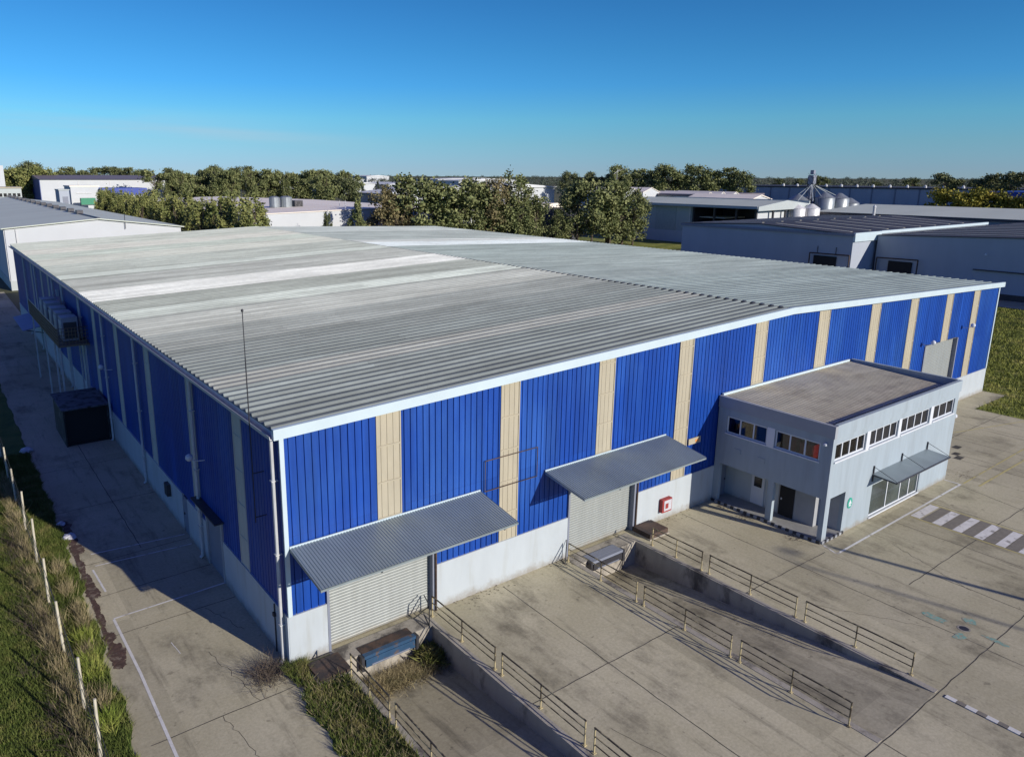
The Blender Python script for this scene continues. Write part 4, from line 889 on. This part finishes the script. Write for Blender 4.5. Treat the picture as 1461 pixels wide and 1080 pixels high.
# bushy row beside the white gabled hall on the left
for k in range(26):
    t_ = k/25; x = 34.5+5*t_+(k % 2)*3.2+random.uniform(-.8, .8); y = 97+150*t_**1.1+random.uniform(-2, 2); h = 13.4-.9*t_+random.uniform(-1.6, .8)
    tree('pine', k % 4, 'leaf_pine', x, y, h, 1.2, f'{ORD[k]} bushy conifer counted away from the warehouse beside the white gabled hall', 'conifers beside the white gabled hall', lean=(0, R(4)))
# tall eucalyptus rows farther back
import itertools
px_rows = []
def row(n, a, c, h, jit, kinds, leafm, sx, text, grp):
    for k in range(n):
        t_ = k/(n-1) if n > 1 else 0; x = a[0]+(c[0]-a[0])*t_+random.uniform(-jit, jit); y = a[1]+(c[1]-a[1])*t_+random.uniform(-jit, jit)
        tree(kinds[k % len(kinds)], k % 3, leafm, x, y, h*random.uniform(.86, 1.06), sx*random.uniform(.9, 1.15), text.format(ORD[k]), grp)
row(26, (98, 388), (186, 352), 20.3, 6, ['umbrella', 'round', 'casuarina'], 'leaf_olive', 1.0, '{} tree from the left in the tall row behind the white flat roof', 'tall trees behind the white flat roof')
row(20, (34, 540), (190, 500), 23.5, 6, ['umbrella', 'round'], 'leaf_dark', .95, '{} tree from the left in the row behind the white hall with the dark roof', 'trees behind the dark roofed hall')
tree('round', 1, 'leaf_olive', 157, 318, 18.5, 1.1, 'dense rounded tree at the right end of the white flat roof', 'trees at the white roof end'); tree('round', 2, 'leaf_dark', 166, 314, 17, 1.1, 'darker rounded tree beside the dense one at the white roof end', 'trees at the white roof end')
tree('pine', 0, 'leaf_far', 300, 545, 13, 1, 'small cone shaped tree before the far white roof, left of its pair', 'pair of cone trees'); tree('pine', 1, 'leaf_far', 315, 545, 13, 1, 'small cone shaped tree before the far white roof, right of its pair', 'pair of cone trees')
row(9, (348, 302), (396, 246), 24, 3, ['round', 'umbrella', 'round'], 'leaf_olive', 1.0, '{} tree from the left in the tall clump behind the grey open hall', 'tall clump behind the grey open hall')
row(7, (404, 135), (398, 60), 21, 6, ['umbrella', 'round'], 'leaf_dark', 1.05, '{} tree from the left in the clump at the right edge of the view', 'trees at the right edge')
row(7, (224, 67), (230, 51), 13.8, 1.0, ['round'], 'leaf_yellow', 1.1, '{} yellowing tree from the left beside the grey roof on the right', 'yellowing trees on the right')
row(6, (47, 430), (28, 445), 20, 3, ['round'], 'leaf_pine', 1.0, '{} tree from the right in the olive clump left of the dark roofed hall', 'olive clump left of the dark roofed hall')
row(9, (600, 380), (640, 190), 17.5, 12, ['round'], 'leaf_dark', 1.0, '{} dark round tree from the left standing above the long blue grey hall', 'round trees above the long hall')
row(6, (330, 330), (350, 310), 19, 5, ['round', 'umbrella'], 'leaf_dark', .9, '{} dark tree from the left just left of the tall clump', 'trees left of the tall clump')
# far woods that read as one mass
def wood(name, arcs, label, leafm, seed):
    g_ = np.random.default_rng(seed); lumps = []
    for (x0, y0, x1, y1, h, n, wd) in arcs:
        for k in range(n):
            t_ = g_.uniform(); s = h*g_.uniform(.25, .42); z = h*g_.uniform(.15, .78); lumps.append((x0+(x1-x0)*t_+g_.normal(0, wd), y0+(y1-y0)*t_+g_.normal(0, wd), z, s*1.3, s*1.3, s*.75))
    me = crown_mesh(name, lumps, min(60000, 60*len(lumps)), .055*arcs[0][4], seed=seed); o = link(name, me, M[leafm]); tag(o, label, None, None, 'stuff')
wood('woodland', [(560, 560, 720, 120, 12.5, 330, 18), (700, 130, 620, -60, 12.5, 160, 18)], 'dark far woodland on the right of the horizon', 'leaf_far', 3)
wood('woodland', [(-60, 700, 560, 1250, 13, 380, 30), (700, 1300, 1200, 900, 13, 400, 40), (1100, 950, 1500, 500, 14, 300, 40)], 'far band of woodland along the whole horizon', 'leaf_far', 4)
wood('woodland', [(1500, 2600, 3400, 900, 19, 500, 60), (300, 2600, 1600, 2700, 19, 300, 60)], 'thin blue line of distant woods on the horizon', 'leaf_far', 5)

# ================================================================= OTHER BUILDINGS
def ribs_y(b, x, y0, y1, z0, z1, step, out=-.03, wd=.06):
    for y in np.arange(y0+step, y1-.1, step): b.box(min(x, x+out), max(x, x+out), y, y+wd, z0, z1)
# N: white gabled hall straight behind on the left
n_ = thing('gabled_hall', (14, 175, 0), 'white gabled hall with a pale grey roof just beyond the left end of the warehouse', 'industrial hall')
g = MB(); g.prism([(1.5, 1.5), (27.5, 1.5), (27.5, 8.75), (14.7, 10.35), (1.5, 9.25)], 109, 246, 'y'); g.build('wall', M['wwall'], n_)
MB().box(1.42, 27.58, 108.92, 246.1, 0, 1.5).build('plinth', M['gwall'], n_)
g = MB(); g.prism([(1.0, 9.35), (14.7, 10.45), (28, 8.75), (28, 8.9), (14.7, 10.62), (1.0, 9.5)], 108.6, 246.5, 'y'); g.build('roof', M['groof'], n_)
g = MB(); g.box(14.45, 14.95, 108.8, 246, 10.6, 10.72); 
for y in range(125, 245, 9): g.box(14.2, 15.2, y, y+1.6, 10.65, 11.25)
g.build('roof_vent', M['steel'], n_)
g = MB(); g.box(1.35, 1.5, 109.2, 109.45, .2, 9.2); g.box(2.9, 3.05, 108.8, 108.95, .2, 9.3); g.build('downpipe', M['conduit'], n_)
for x in (18.6,): MB().tube((x, 108.7, 8.8), (x, 108.7, 11.2), .05).build('antenna', M['steel'], n_)
# W1 white flat hall behind ridge
n_ = thing('white_hall', (90, 180, 0), 'large white hall with a low pinkish white roof behind the ridge of the warehouse', 'industrial hall')
MB().prism([(49, 0), (118, 0), (118, 8.0), (80, 9.6), (49, 8.9)], 136, 250, 'y').build('wall', M['wwall'], n_)
MB().prism([(48.6, 8.95), (80, 9.65), (118.4, 8.05), (118.4, 8.2), (80, 9.85), (48.6, 9.12)], 135.8, 250.3, 'y').build('roof', M['wroof'], n_)
MB().lathe(0, 0, [(.55, 0), (.55, .06)], 16).build('wall_fan', M['steel'], n_)
wf = n_.children[-1]; wf.data.transform(Matrix.Rotation(R(90), 4, 'X')); wf.location = (56.3-90, 135.93-180, 6.0)
MB().tube((53.4, 135.7, 0), (53.4, 135.7, 9.3), .08).build('downpipe', M['conduit'], n_)
for k, (x, y, w_, h_) in enumerate([(64.5, 158, 1.3, 3.0), (67.6, 158, 1.5, 3.0), (70.6, 158, 1.1, 1.8)]):
    t2 = thing('roof_tank', (x, y, 9.3), ['left of the pair of upright steel tanks on the white hall roof', 'right of the pair of upright steel tanks on the white hall roof', 'low cooling box right of the steel tanks on the white roof'][k], 'roof tank')
    if k < 2: MB().lathe(x, y, [(w_*.9, 9.3), (w_, 9.6), (w_, 9.3+h_-.3), (w_*.5, 9.3+h_)], 16).build('tank', M['silo'], t2); MB().box(x-w_, x+w_, y-w_*.9, y-w_*.8, 9.2, 9.5).build('base', M['steel'], t2)
    else: MB().box(x-w_, x+w_, y-w_, y+w_, 9.4, 9.4+h_).build('casing', M['steel'], t2); MB().box(x-w_*.8, x+w_*.8, y-w_-.05, y-w_, 9.7, 9.1+h_).build('grille', M['black'], t2)
for x in (73.5, 75): MB().tube((x, 140, 9.3), (x, 140, 11.6), .07).build('roof_pipe', M['conduit'], n_)
# G grey hall with open bay
gx = 160
n_ = thing('open_hall', (gx+15, 100, 0), 'grey hall with an open dark loading bay and pale roof overhang behind the trees', 'industrial hall')
g = MB(); g.box(gx, gx+.3, 104.5, 128, 3.1, 10); g.box(gx+22, gx+22.3, 84, 128, 0, 11.5); g.box(gx+.3, gx+22, 128, 128.3, 0, 10); g.box(gx+.3, gx+22, 104.3, 104.5, 0, 10); g.build('wall', M['gwall'], n_)
MB().box(gx-.15, gx+.35, 104.5, 128, 0, 3.1).build('plinth', M['wwall'], n_)
MB().box(gx-.08, gx, 109.3, 116.2, 3.15, 9.7).build('sliding_door', mat('pale_green_grey_door', (.36, .40, .39), .5), n_)
MB().box(gx-.10, gx-.02, 104.5, 104.9, 3.1, 10).box(gx-.10, gx-.02, 120.6, 121.0, 3.1, 10).build('corner_trim', M['conduit'], n_)
g = MB(); g.prism([(gx-1.5, 10.0), (gx+11, 11.2), (gx+23, 10.3), (gx+23, 10.6), (gx+11, 11.6), (gx-1.5, 10.3)], 84, 128.6, 'y'); g.build('roof', M['groof'], n_)
MB().box(gx-1.6, gx-1.45, 83.9, 128.7, 9.75, 10.4).build('fascia', M['gwall'], n_)
MB().prism([(gx-1.45, 9.3), (gx+23, 9.6), (gx+23, 10.6), (gx+11, 11.75), (gx-1.45, 10.35)], 83.6, 83.95, 'y').build('gable_fascia', M['gwall'], n_)
g = MB()
for y in (85, 90.5, 97): g.box(gx, gx+.5, y, y+.5, 0, 9.9)
for x in (gx+6, gx+11.5, gx+17): g.box(x, x+.45, 84.2, 84.6, 0, 9.6)
g.build('column', M['steel'], n_)
g = MB()
for z in (2.0, 3.6, 5.2, 6.8): g.box(gx+3, gx+12, 96, 104, z, z+.25)
g.build('shelf', M['wwall'], n_)
MB().box(gx+13.2, gx+13.4, 86, 104, 0, 10).box(gx+.5, gx+13.2, 103.8, 104.2, 0, 9.9).build('inner_wall', M['steel'], n_)
MB().box(gx+.6, gx+22, 85.4, 85.5, 3.5, 9.2).build('translucent_panel', M['wwall'], n_)
g = MB(); g.box(gx+16, gx+16.2, 86, 104, 0, 9.4); g.build('inner_wall', M['wwall'], n_)
t2 = MB().box(gx+2, gx+14, 95, 103.5, .2, 1.8); t2.build('pallet_stack', M['rust'], n_)
for k, x in enumerate((gx-.9, gx-.8)):
    pass
# mid small hall behind the trees
n_ = thing('shed', (132, 135, 0), 'white roofed shed with dark walls half hidden between the olive trees', 'shed')
MB().box(122, 141, 128, 150, 0, 9.2).build('wall', M['droof'], n_); MB().prism([(121.5, 9.2), (141.5, 9.2), (141.5, 9.4), (133, 10.4), (121.5, 9.5)], 127.6, 150.4, 'y').build('roof', M['wroof'], n_)
# E1, E2 blue grey halls on the right
n_ = thing('blue_grey_hall', (138, 53, 0), 'blue grey hall with dark flat roof and a white corner parapet right of the trees', 'industrial hall')
g = MB(); g.prism([(36.9, 0), (70, 0), (70, 8.6), (53.5, 9.35), (36.9, 8.5)], 112, 164, 'x'); g.build('wall', M['bwall'], n_)
g = MB(); g.prism([(36.7, 8.55), (53.5, 9.40), (70.2, 8.65), (70.2, 8.75), (53.5, 9.5), (36.7, 8.65)], 111.8, 164.2, 'x'); g.build('roof', M['droof'], n_)
MB().box(111.75, 112, 36.6, 70.3, 8.3, 8.72).build('fascia', M['greyblue'], n_)
MB().box(111.9, 120.5, 36.55, 36.88, 7.45, 8.85).box(120.5, 164.3, 36.55, 36.88, 8.45, 8.9).build('parapet', M['fascia'], n_)
g = MB()
for k, x in enumerate(np.arange(115, 163, 6.2)): 
    g.prism([(39.0, 8.78), (52.5, 9.46), (52.5, 9.50), (39.0, 8.82)], x, x+.7, 'x'); g.prism([(55.0, 9.45), (68, 8.86), (68, 8.90), (55, 9.50)], x, x+.7, 'x')
g.build('skylight_strip', M['strip'], n_)
g = MB().box(111.82, 112.0, 39.2, 43.0, 0, 4.85); g.build('roller_door', M['dark'], n_)
MB().path([(111.4, 36.9, 0), (111.4, 36.9, 5.3), (111.4, 43.5, 5.25), (111.4, 43.5, 0)], .11).build('pipe_frame', M['rust'], n_)
for y in (39.4, 42.5): MB().tube((111.9, y, 5.2), (111.9, y, 6.4), .05).build('pipe', M['steel'], n_)
n_ = thing('blue_grey_hall', (150, 5, 0), 'blue grey hall at the right edge with dark striped roof and dark doorway', 'industrial hall')
g = MB(); g.prism([(-34, 0), (36.4, 0), (36.4, 8.2), (10, 9.3), (-34, 8.2)], 119, 190, 'x'); g.build('wall', M['bwall'], n_)
g = MB(); g.prism([(-34, 8.22), (10, 9.34), (36.4, 8.24), (36.4, 8.34), (10, 9.45), (-34, 8.35)], 118.8, 190, 'x'); g.build('roof', M['droof'], n_)
g = MB()
for x in np.arange(123, 188, 6.5): g.prism([(12, 9.42), (34, 8.48), (34, 8.53), (12, 9.47)], x, x+.8, 'x')
g.build('skylight_strip', M['strip'], n_)
MB().box(118.82, 119.0, 30.6, 34.2, 0, 4.3).build('roller_door', M['dark'], n_)
MB().path([(118.4, 29.6, 0), (118.4, 29.6, 4.8), (118.4, 35.9, 4.7), (118.4, 35.9, 0)], .11).build('pipe_frame', M['rust'], n_)
MB().box(118.9, 119.05, -34, 25, 0, .9).build('plinth', M['steel'], n_); MB().box(118.7, 118.95, -34, 22, 4.05, 4.2).build('pipe', M['steel'], n_)  # the low dark box paints the shadow along the wall foot
wall_lamp(119, 20.5, 6.2, -1, 0, n_, .9)
# P long pale roofed hall behind
n_ = thing('pale_roof_hall', (220, 40, 0), 'long hall with a pale roof and shaded wall behind the two dark striped roofs', 'industrial hall')
MB().box(184, 216, -60, 82.5, 0, 8.4).build('wall', M['bwall'], n_)
MB().prism([(183, 8.5), (210, 9.9), (217, 9.6), (217, 9.8), (210, 10.15), (183, 8.75)], -61, 83, 'y').build('roof', M['groof'], n_); MB().box(182.9, 183.1, -61, 83, 8.2, 8.7).build('gutter', M['steel'], n_)
for k, (x, y) in enumerate(((181, 66.8), (181.5, 34.5), (181.5, 32.8))):
    t2 = thing('vent_stack', (x, y, 0), ['lone grey vent stack left on the dark striped roof', 'left of the two close vent stacks by the pale roof', 'right of the two close vent stacks by the pale roof'][k], 'vent stack')
    MB().tube((x, y, 0), (x, y, 10.4), .32, 10).build('pipe', M['conduit'], t2); MB().tube((x, y, 10.4), (x, y, 10.9), .42, 10, .2).build('cap', M['conduit'], t2)
# L long blue grey hall
n_ = thing('long_hall', (470, 190, 0), 'very long blue grey hall across the right background with small roof vents', 'industrial hall')
g = MB().box(450, 520, 118, 300, 0, 11.0); g.build('wall', M['bwall'], n_)
g = MB(); ribs_y(g, 450, 118, 300, 0, 10.9, 13, -.3, .6); g.build('pilaster', M['greyblue'], n_)
MB().box(449.5, 520.5, 117.5, 300.5, 11.0, 11.8).build('roof', M['droof'], n_)
g = MB()
for y in np.arange(150, 262, 9.5): g.lathe(453, float(y), [(.9, 11.8), (.9, 12.6), (.5, 13.2), (.2, 13.4)], 8)
g.build('roof_vent', M['conduit'], n_)
# silos and tanks
def silo(x, y, rr, h, mt, lab, cat, grp):
    t2 = thing('silo' if mt == 'silo' else 'tank', (x, y, 0), lab, cat, grp)
    MB().lathe(x, y, [(rr, 0), (rr, h), (rr*.99, h+.02)], 20).build('shell', M[mt], t2, smooth=True); MB().lathe(x, y, [(rr*1.03, h-.02), (rr*.25, h+rr*.5), (rr*.1, h+rr*.55)], 20).build('cap', M[mt], t2)
    MB().tube((x-rr-.12, y-.3, 0), (x-rr-.12, y-.3, h), .05, 5).tube((x-rr-.12, y+.3, 0), (x-rr-.12, y+.3, h), .05, 5).build('ladder', M['steel'], t2)
silo(176.3, 84, 2.1, 9.6, 'tank', 'left one of the two white tanks beside the open hall', 'tank', 'white tanks'); silo(180.6, 82.5, 2.1, 9.6, 'tank', 'right one of the two white tanks beside the open hall', 'tank', 'white tanks')
for k, (x, y, h) in enumerate([(195.5, 95, 11.2), (201.5, 90.5, 11.8), (207.5, 89.5, 11.6), (204, 97, 10.5), (211.5, 88.5, 10.2)]):
    silo(x, y, 2.7, h, 'silo', ['leftmost ribbed metal silo under the elevator tower', 'metal silo just right of the leftmost one under the tower', 'metal silo right of the elevator tower', 'metal silo at the back between the others', 'rightmost low metal silo of the cluster'][k], 'silo', 'metal silos')
t2 = thing('grain_elevator', (199, 92, 0), 'tall grain elevator tower with slanting spouts over the metal silos', 'grain elevator')
g = MB()
for dx in (-.8, .8):
    for dy in (-.8, .8): g.tube((199+dx, 93.5+dy, 0), (199+dx, 93.5+dy, 17.5), .09, 5)
for z in np.arange(1, 17.5, 1.6): g.tube((198.2, 92.7, z), (199.8, 92.7, z+1.5), .05, 4).tube((199.8, 92.7, z), (198.2, 92.7, z+1.5), .05, 4).tube((198.2, 92.7, z), (198.2, 94.3, z+1.5), .05, 4)
g.build('tower', M['steel'], t2)
MB().box(198.4, 199.0, 93.2, 93.9, 9, 16.6).box(199.2, 199.7, 93.2, 93.9, 9, 16.6).box(198.2, 199.8, 92.7, 94.3, 15.6, 18.0).box(198.6, 199.6, 93, 94, 18.2, 19.4).build('elevator_head', M['greyblue'], t2)
g = MB()
for ex, ey, ez in ((176.3, 84, 11.5), (180.9, 82.5, 11.5), (195.5, 96, 12), (199.5, 90.5, 12.2), (205.5, 90.5, 12.2), (209.5, 88.5, 11)): g.tube((199, 93.3, 15.6), (ex, ey, ez), .07, 6)
g.build('spout', M['gwall'], t2)
n_ = thing('white_gable_shed', (188, 102, 0), 'small white gabled shed behind the white tanks', 'shed')
MB().prism([(182, 0), (197, 0), (197, 10.5), (189.5, 12.2), (182, 10.2)], 103, 125, 'y').build('wall', M['wwall'], n_); MB().prism([(181.6, 10.25), (189.5, 12.25), (197.4, 10.5), (197.4, 10.7), (189.5, 12.5), (181.6, 10.45)], 102.7, 125, 'y').build('roof', M['wroof'], n_)
# domed white gables
for k, (x0, x1, y, z) in enumerate([(235, 244, 195, 10.9), (240.5, 251, 190, 11.0), (256, 264, 171, 9.3), (265, 272.5, 171, 9.3), (274, 282, 171, 9.3)]):
    n_ = thing('white_gable', ((x0+x1)/2, y, 0), ['left one of the two large white gables left of the tall clump', 'right one of the two large white gables left of the tall clump', 'leftmost of three small white gables peeking over the grey roof', 'middle of three small white gables peeking over the grey roof', 'rightmost of three small white gables peeking over the grey roof'][k], 'shed', 'white gabled sheds')
    c_ = (x0+x1)/2; prof = [(x0, 0), (x1, 0), (x1, z-.3), (c_+(x1-c_)*.5, z+1.0), (c_, z+1.7), (c_-(x1-c_)*.5, z+1.0), (x0, z-.3)]
    MB().prism(prof, y, y+30, 'y').build('wall', M['wwall'], n_); MB().prism([(x0-.3, z-.25), (c_, z+1.75), (x1+.3, z-.25), (x1+.3, z-.05), (c_, z+1.95), (x0-.3, z-.05)], y-.3, y+30.3, 'y').build('roof', M['wroof'], n_)
n_ = thing('low_hall', (300, 190, 0), 'low brownish roofed hall between the tall clump and the grey open hall', 'industrial hall')
MB().box(250, 300, 172, 215, 0, 9.6).build('wall', M['gwall'], n_); MB().box(249.5, 300.5, 171.6, 215.5, 9.6, 10.4).build('roof', M['broof'], n_)
# left background
n_ = thing('dark_roof_hall', (73, 430, 0), 'white hall with a long dark roof and blue shaded gable at the upper left', 'industrial hall')
MB().prism([(43, 0), (103, 0), (103, 14.9), (43, 14.9)], 405, 455, 'y').build('wall', M['wwall'], n_)
MB().prism([(404, 14.9), (456, 14.9), (430, 17.0)], 42.5, 103.5, 'x').build('roof', M['broof'], n_); MB().box(42.7, 43, 405, 455, 0, 14.9).build('gable_wall', mat('gable_shade_blue', (.06, .09, .26), .6), n_)  # shade on the west gable is painted in as deep blue
g = MB(); g.box(60, 60.6, 404.9, 405, 2, 14); g.box(75, 75.6, 404.9, 405, 2, 14); g.build('downpipe', M['conduit'], n_)
n_ = thing('blue_band_building', (60, 345, 0), 'white building with a deep blue band under the dark roofed hall', 'building')
MB().box(45.5, 56.5, 334, 350, 0, 12.2).box(56.5, 76, 332.5, 350, 0, 8.6).build('wall', M['wwall'], n_); MB().box(56.6, 76, 332.2, 350, 8.6, 11.6).build('band', M['bluefar'], n_)
MB().box(47.5, 53.5, 333.8, 334, 9.4, 9.8).build('window', M['conduit'], n_); MB().box(56.6, 75, 332.3, 332.5, 5.5, 6.4).build('window', M['glass2'], n_)
MB().box(45.2, 56.8, 333.8, 350.2, 12.2, 12.7).build('roof', M['wroof'], n_)
t2 = thing('green_container', (50.5, 327, 0), 'green container in front of the white building at the upper left', 'container')
MB().box(47.8, 53.4, 326, 328.5, 5.0, 7.7).build('body', M['green'], t2); MB().box(47.8, 53.4, 326, 328.5, 4.7, 5.0).build('base', M['steel'], t2)
n_ = thing('small_block', (41, 324, 0), 'small blue grey block left of the white building at the upper left', 'building')
MB().box(39.5, 43.2, 323, 333, 0, 11.0).build('wall', M['bwall'], n_); MB().box(39.3, 43.4, 322.8, 333.2, 11.0, 11.4).build('roof', M['gwall'], n_); MB().box(40.6, 42.6, 322.9, 323, 4.5, 8.5).build('door', M['greyblue'], n_)
n_ = thing('office_row', (15, 280, 0), 'pale two storey building with a row of small windows at the left edge', 'building')
MB().box(-8, 21.5, 277, 290, 0, 12.7).build('wall', M['gwall'], n_); MB().box(-8.3, 21.8, 276.7, 290.3, 12.7, 13.1).build('roof', M['cream'], n_)
for x in np.arange(8, 20.5, 1.35):
    MB().box(x, x+.9, 276.9, 277, 9.9, 11).build('window', M['dark'], n_)
n_ = thing('concrete_tower', (17, 309, 0), 'tall pale concrete tower at the left edge of the view', 'tower')
MB().box(14, 19.6, 307, 313, 0, 20.5).build('wall', M['wwall'], n_); MB().box(14.6, 18.4, 307.6, 312, 20.5, 23).build('penthouse', M['gwall'], n_); MB().box(14.8, 16.2, 306.9, 307, 15, 16.5).build('window', M['green'], n_)
# far whites
for k, (x0, x1, y, h, d) in enumerate([(296, 345, 600, 9.8, 60), (352, 398, 590, 9.0, 60), (470, 560, 640, 12, 40), (620, 760, 900, 12, 60), (718, 769, 1292, 15.5, 60), (300, 420, 760, 12.5, 40), (225, 262, 330, 9.5, 50), (275, 330, 340, 10.5, 40), (180, 215, 300, 8.5, 30)]):
    n_ = thing('far_hall', ((x0+x1)/2, y, 0), ['far white hall left of the small cone shaped tree', 'far white hall right of the small cone shaped tree', 'far white hall glimpsed between the olive tree tops', 'pale hall glimpsed above the middle olive trees', 'tiny pale blue white hall on the horizon', 'white roofline behind the far white halls', 'white hall roof showing between the middle olive trees', 'white hall roof right of the middle olive trees', 'low white hall just behind the left olive trees'][k], 'industrial hall', 'far white halls')
    MB().box(x0, x1, y, y+d, 0, h).build('wall', M['wwall'], n_); MB().prism([(x0-1, h), (x1+1, h), (x1+1, h+.3), ((x0+x1)/2, h+2.2), (x0-1, h+.3)], y-1, y+d+1, 'y').build('roof', M['wroof2'], n_)
n_ = thing('blue_roof_hall', (280, 71, 0), 'white building with a deep blue roof band at the right edge', 'building')
MB().box(262, 330, 57, 71, 0, 11.6).build('wall', M['wwall'], n_); MB().box(261.5, 330.5, 56.5, 71.5, 11.6, 13.4).build('roof', M['bluefar'], n_)
n_ = thing('white_block', (240, 57, 0), 'plain white block right of the yellowing trees', 'building')
MB().box(243, 275, 38, 57, 0, 11.2).build('wall', M['wwall'], n_); MB().box(242.7, 275.3, 37.7, 57.3, 11.2, 11.6).build('roof', M['wroof'], n_)
t2 = thing('radio_mast', (303, 262, 0), 'thin radio mast above the tree tops left of the tall clump', 'mast')
MB().tube((303, 262, 0), (303, 262, 21.5), .18, 6, .08).build('pole', M['conduit'], t2); MB().tube((300.5, 262, 18.6), (304.6, 262, 21.0), .09, 5).tube((303, 262, 19.8), (305.5, 260, 21.4), .09, 5).build('antenna', M['conduit'], t2)
# wire fence posts at the far side of the meadow and bits along the yard edge
fn2 = thing('meadow_fence', (92, 0, 0), 'thin wire fence standing in the meadow right of the warehouse', 'fence')
for y in np.arange(-24, 32, 5.0): MB().tube((92, float(y), 0), (92, float(y), 2.0), .05, 6).build('post', M['conduit'], fn2)
g = MB()
for z in (.6, 1.2, 1.8): g.tube((92, -24, z), (92, 31, z), .015, 4)
g.build('wire', M['wire'], fn2)
for k, (x, y, s) in enumerate([(-4.95, 15.6, .32), (-5.05, 17.4, .22), (-5.2, 30.2, .42)]):
    g = MB(); n0 = 12; prof = [(s*.2, 0), (s, s*.12), (s*.85, s*.45), (s*.3, s*.62)]; g.lathe(x, y, prof, n0)
    g.v = [(a+random.uniform(-.05, .05), b_+random.uniform(-.08, .08), max(0, c_+random.uniform(-.03, .03))) for a, b_, c_ in g.v]
    o = g.build('plastic_bag', M['bags']); base_at(o, (x, y, 0)); tag(o, ['crumpled pale plastic bag on the shaded mud edge, nearest one', 'small crumpled plastic bag just behind the nearest one', 'large pale plastic bag in the shaded verge opposite the container'][k], 'plastic bag')
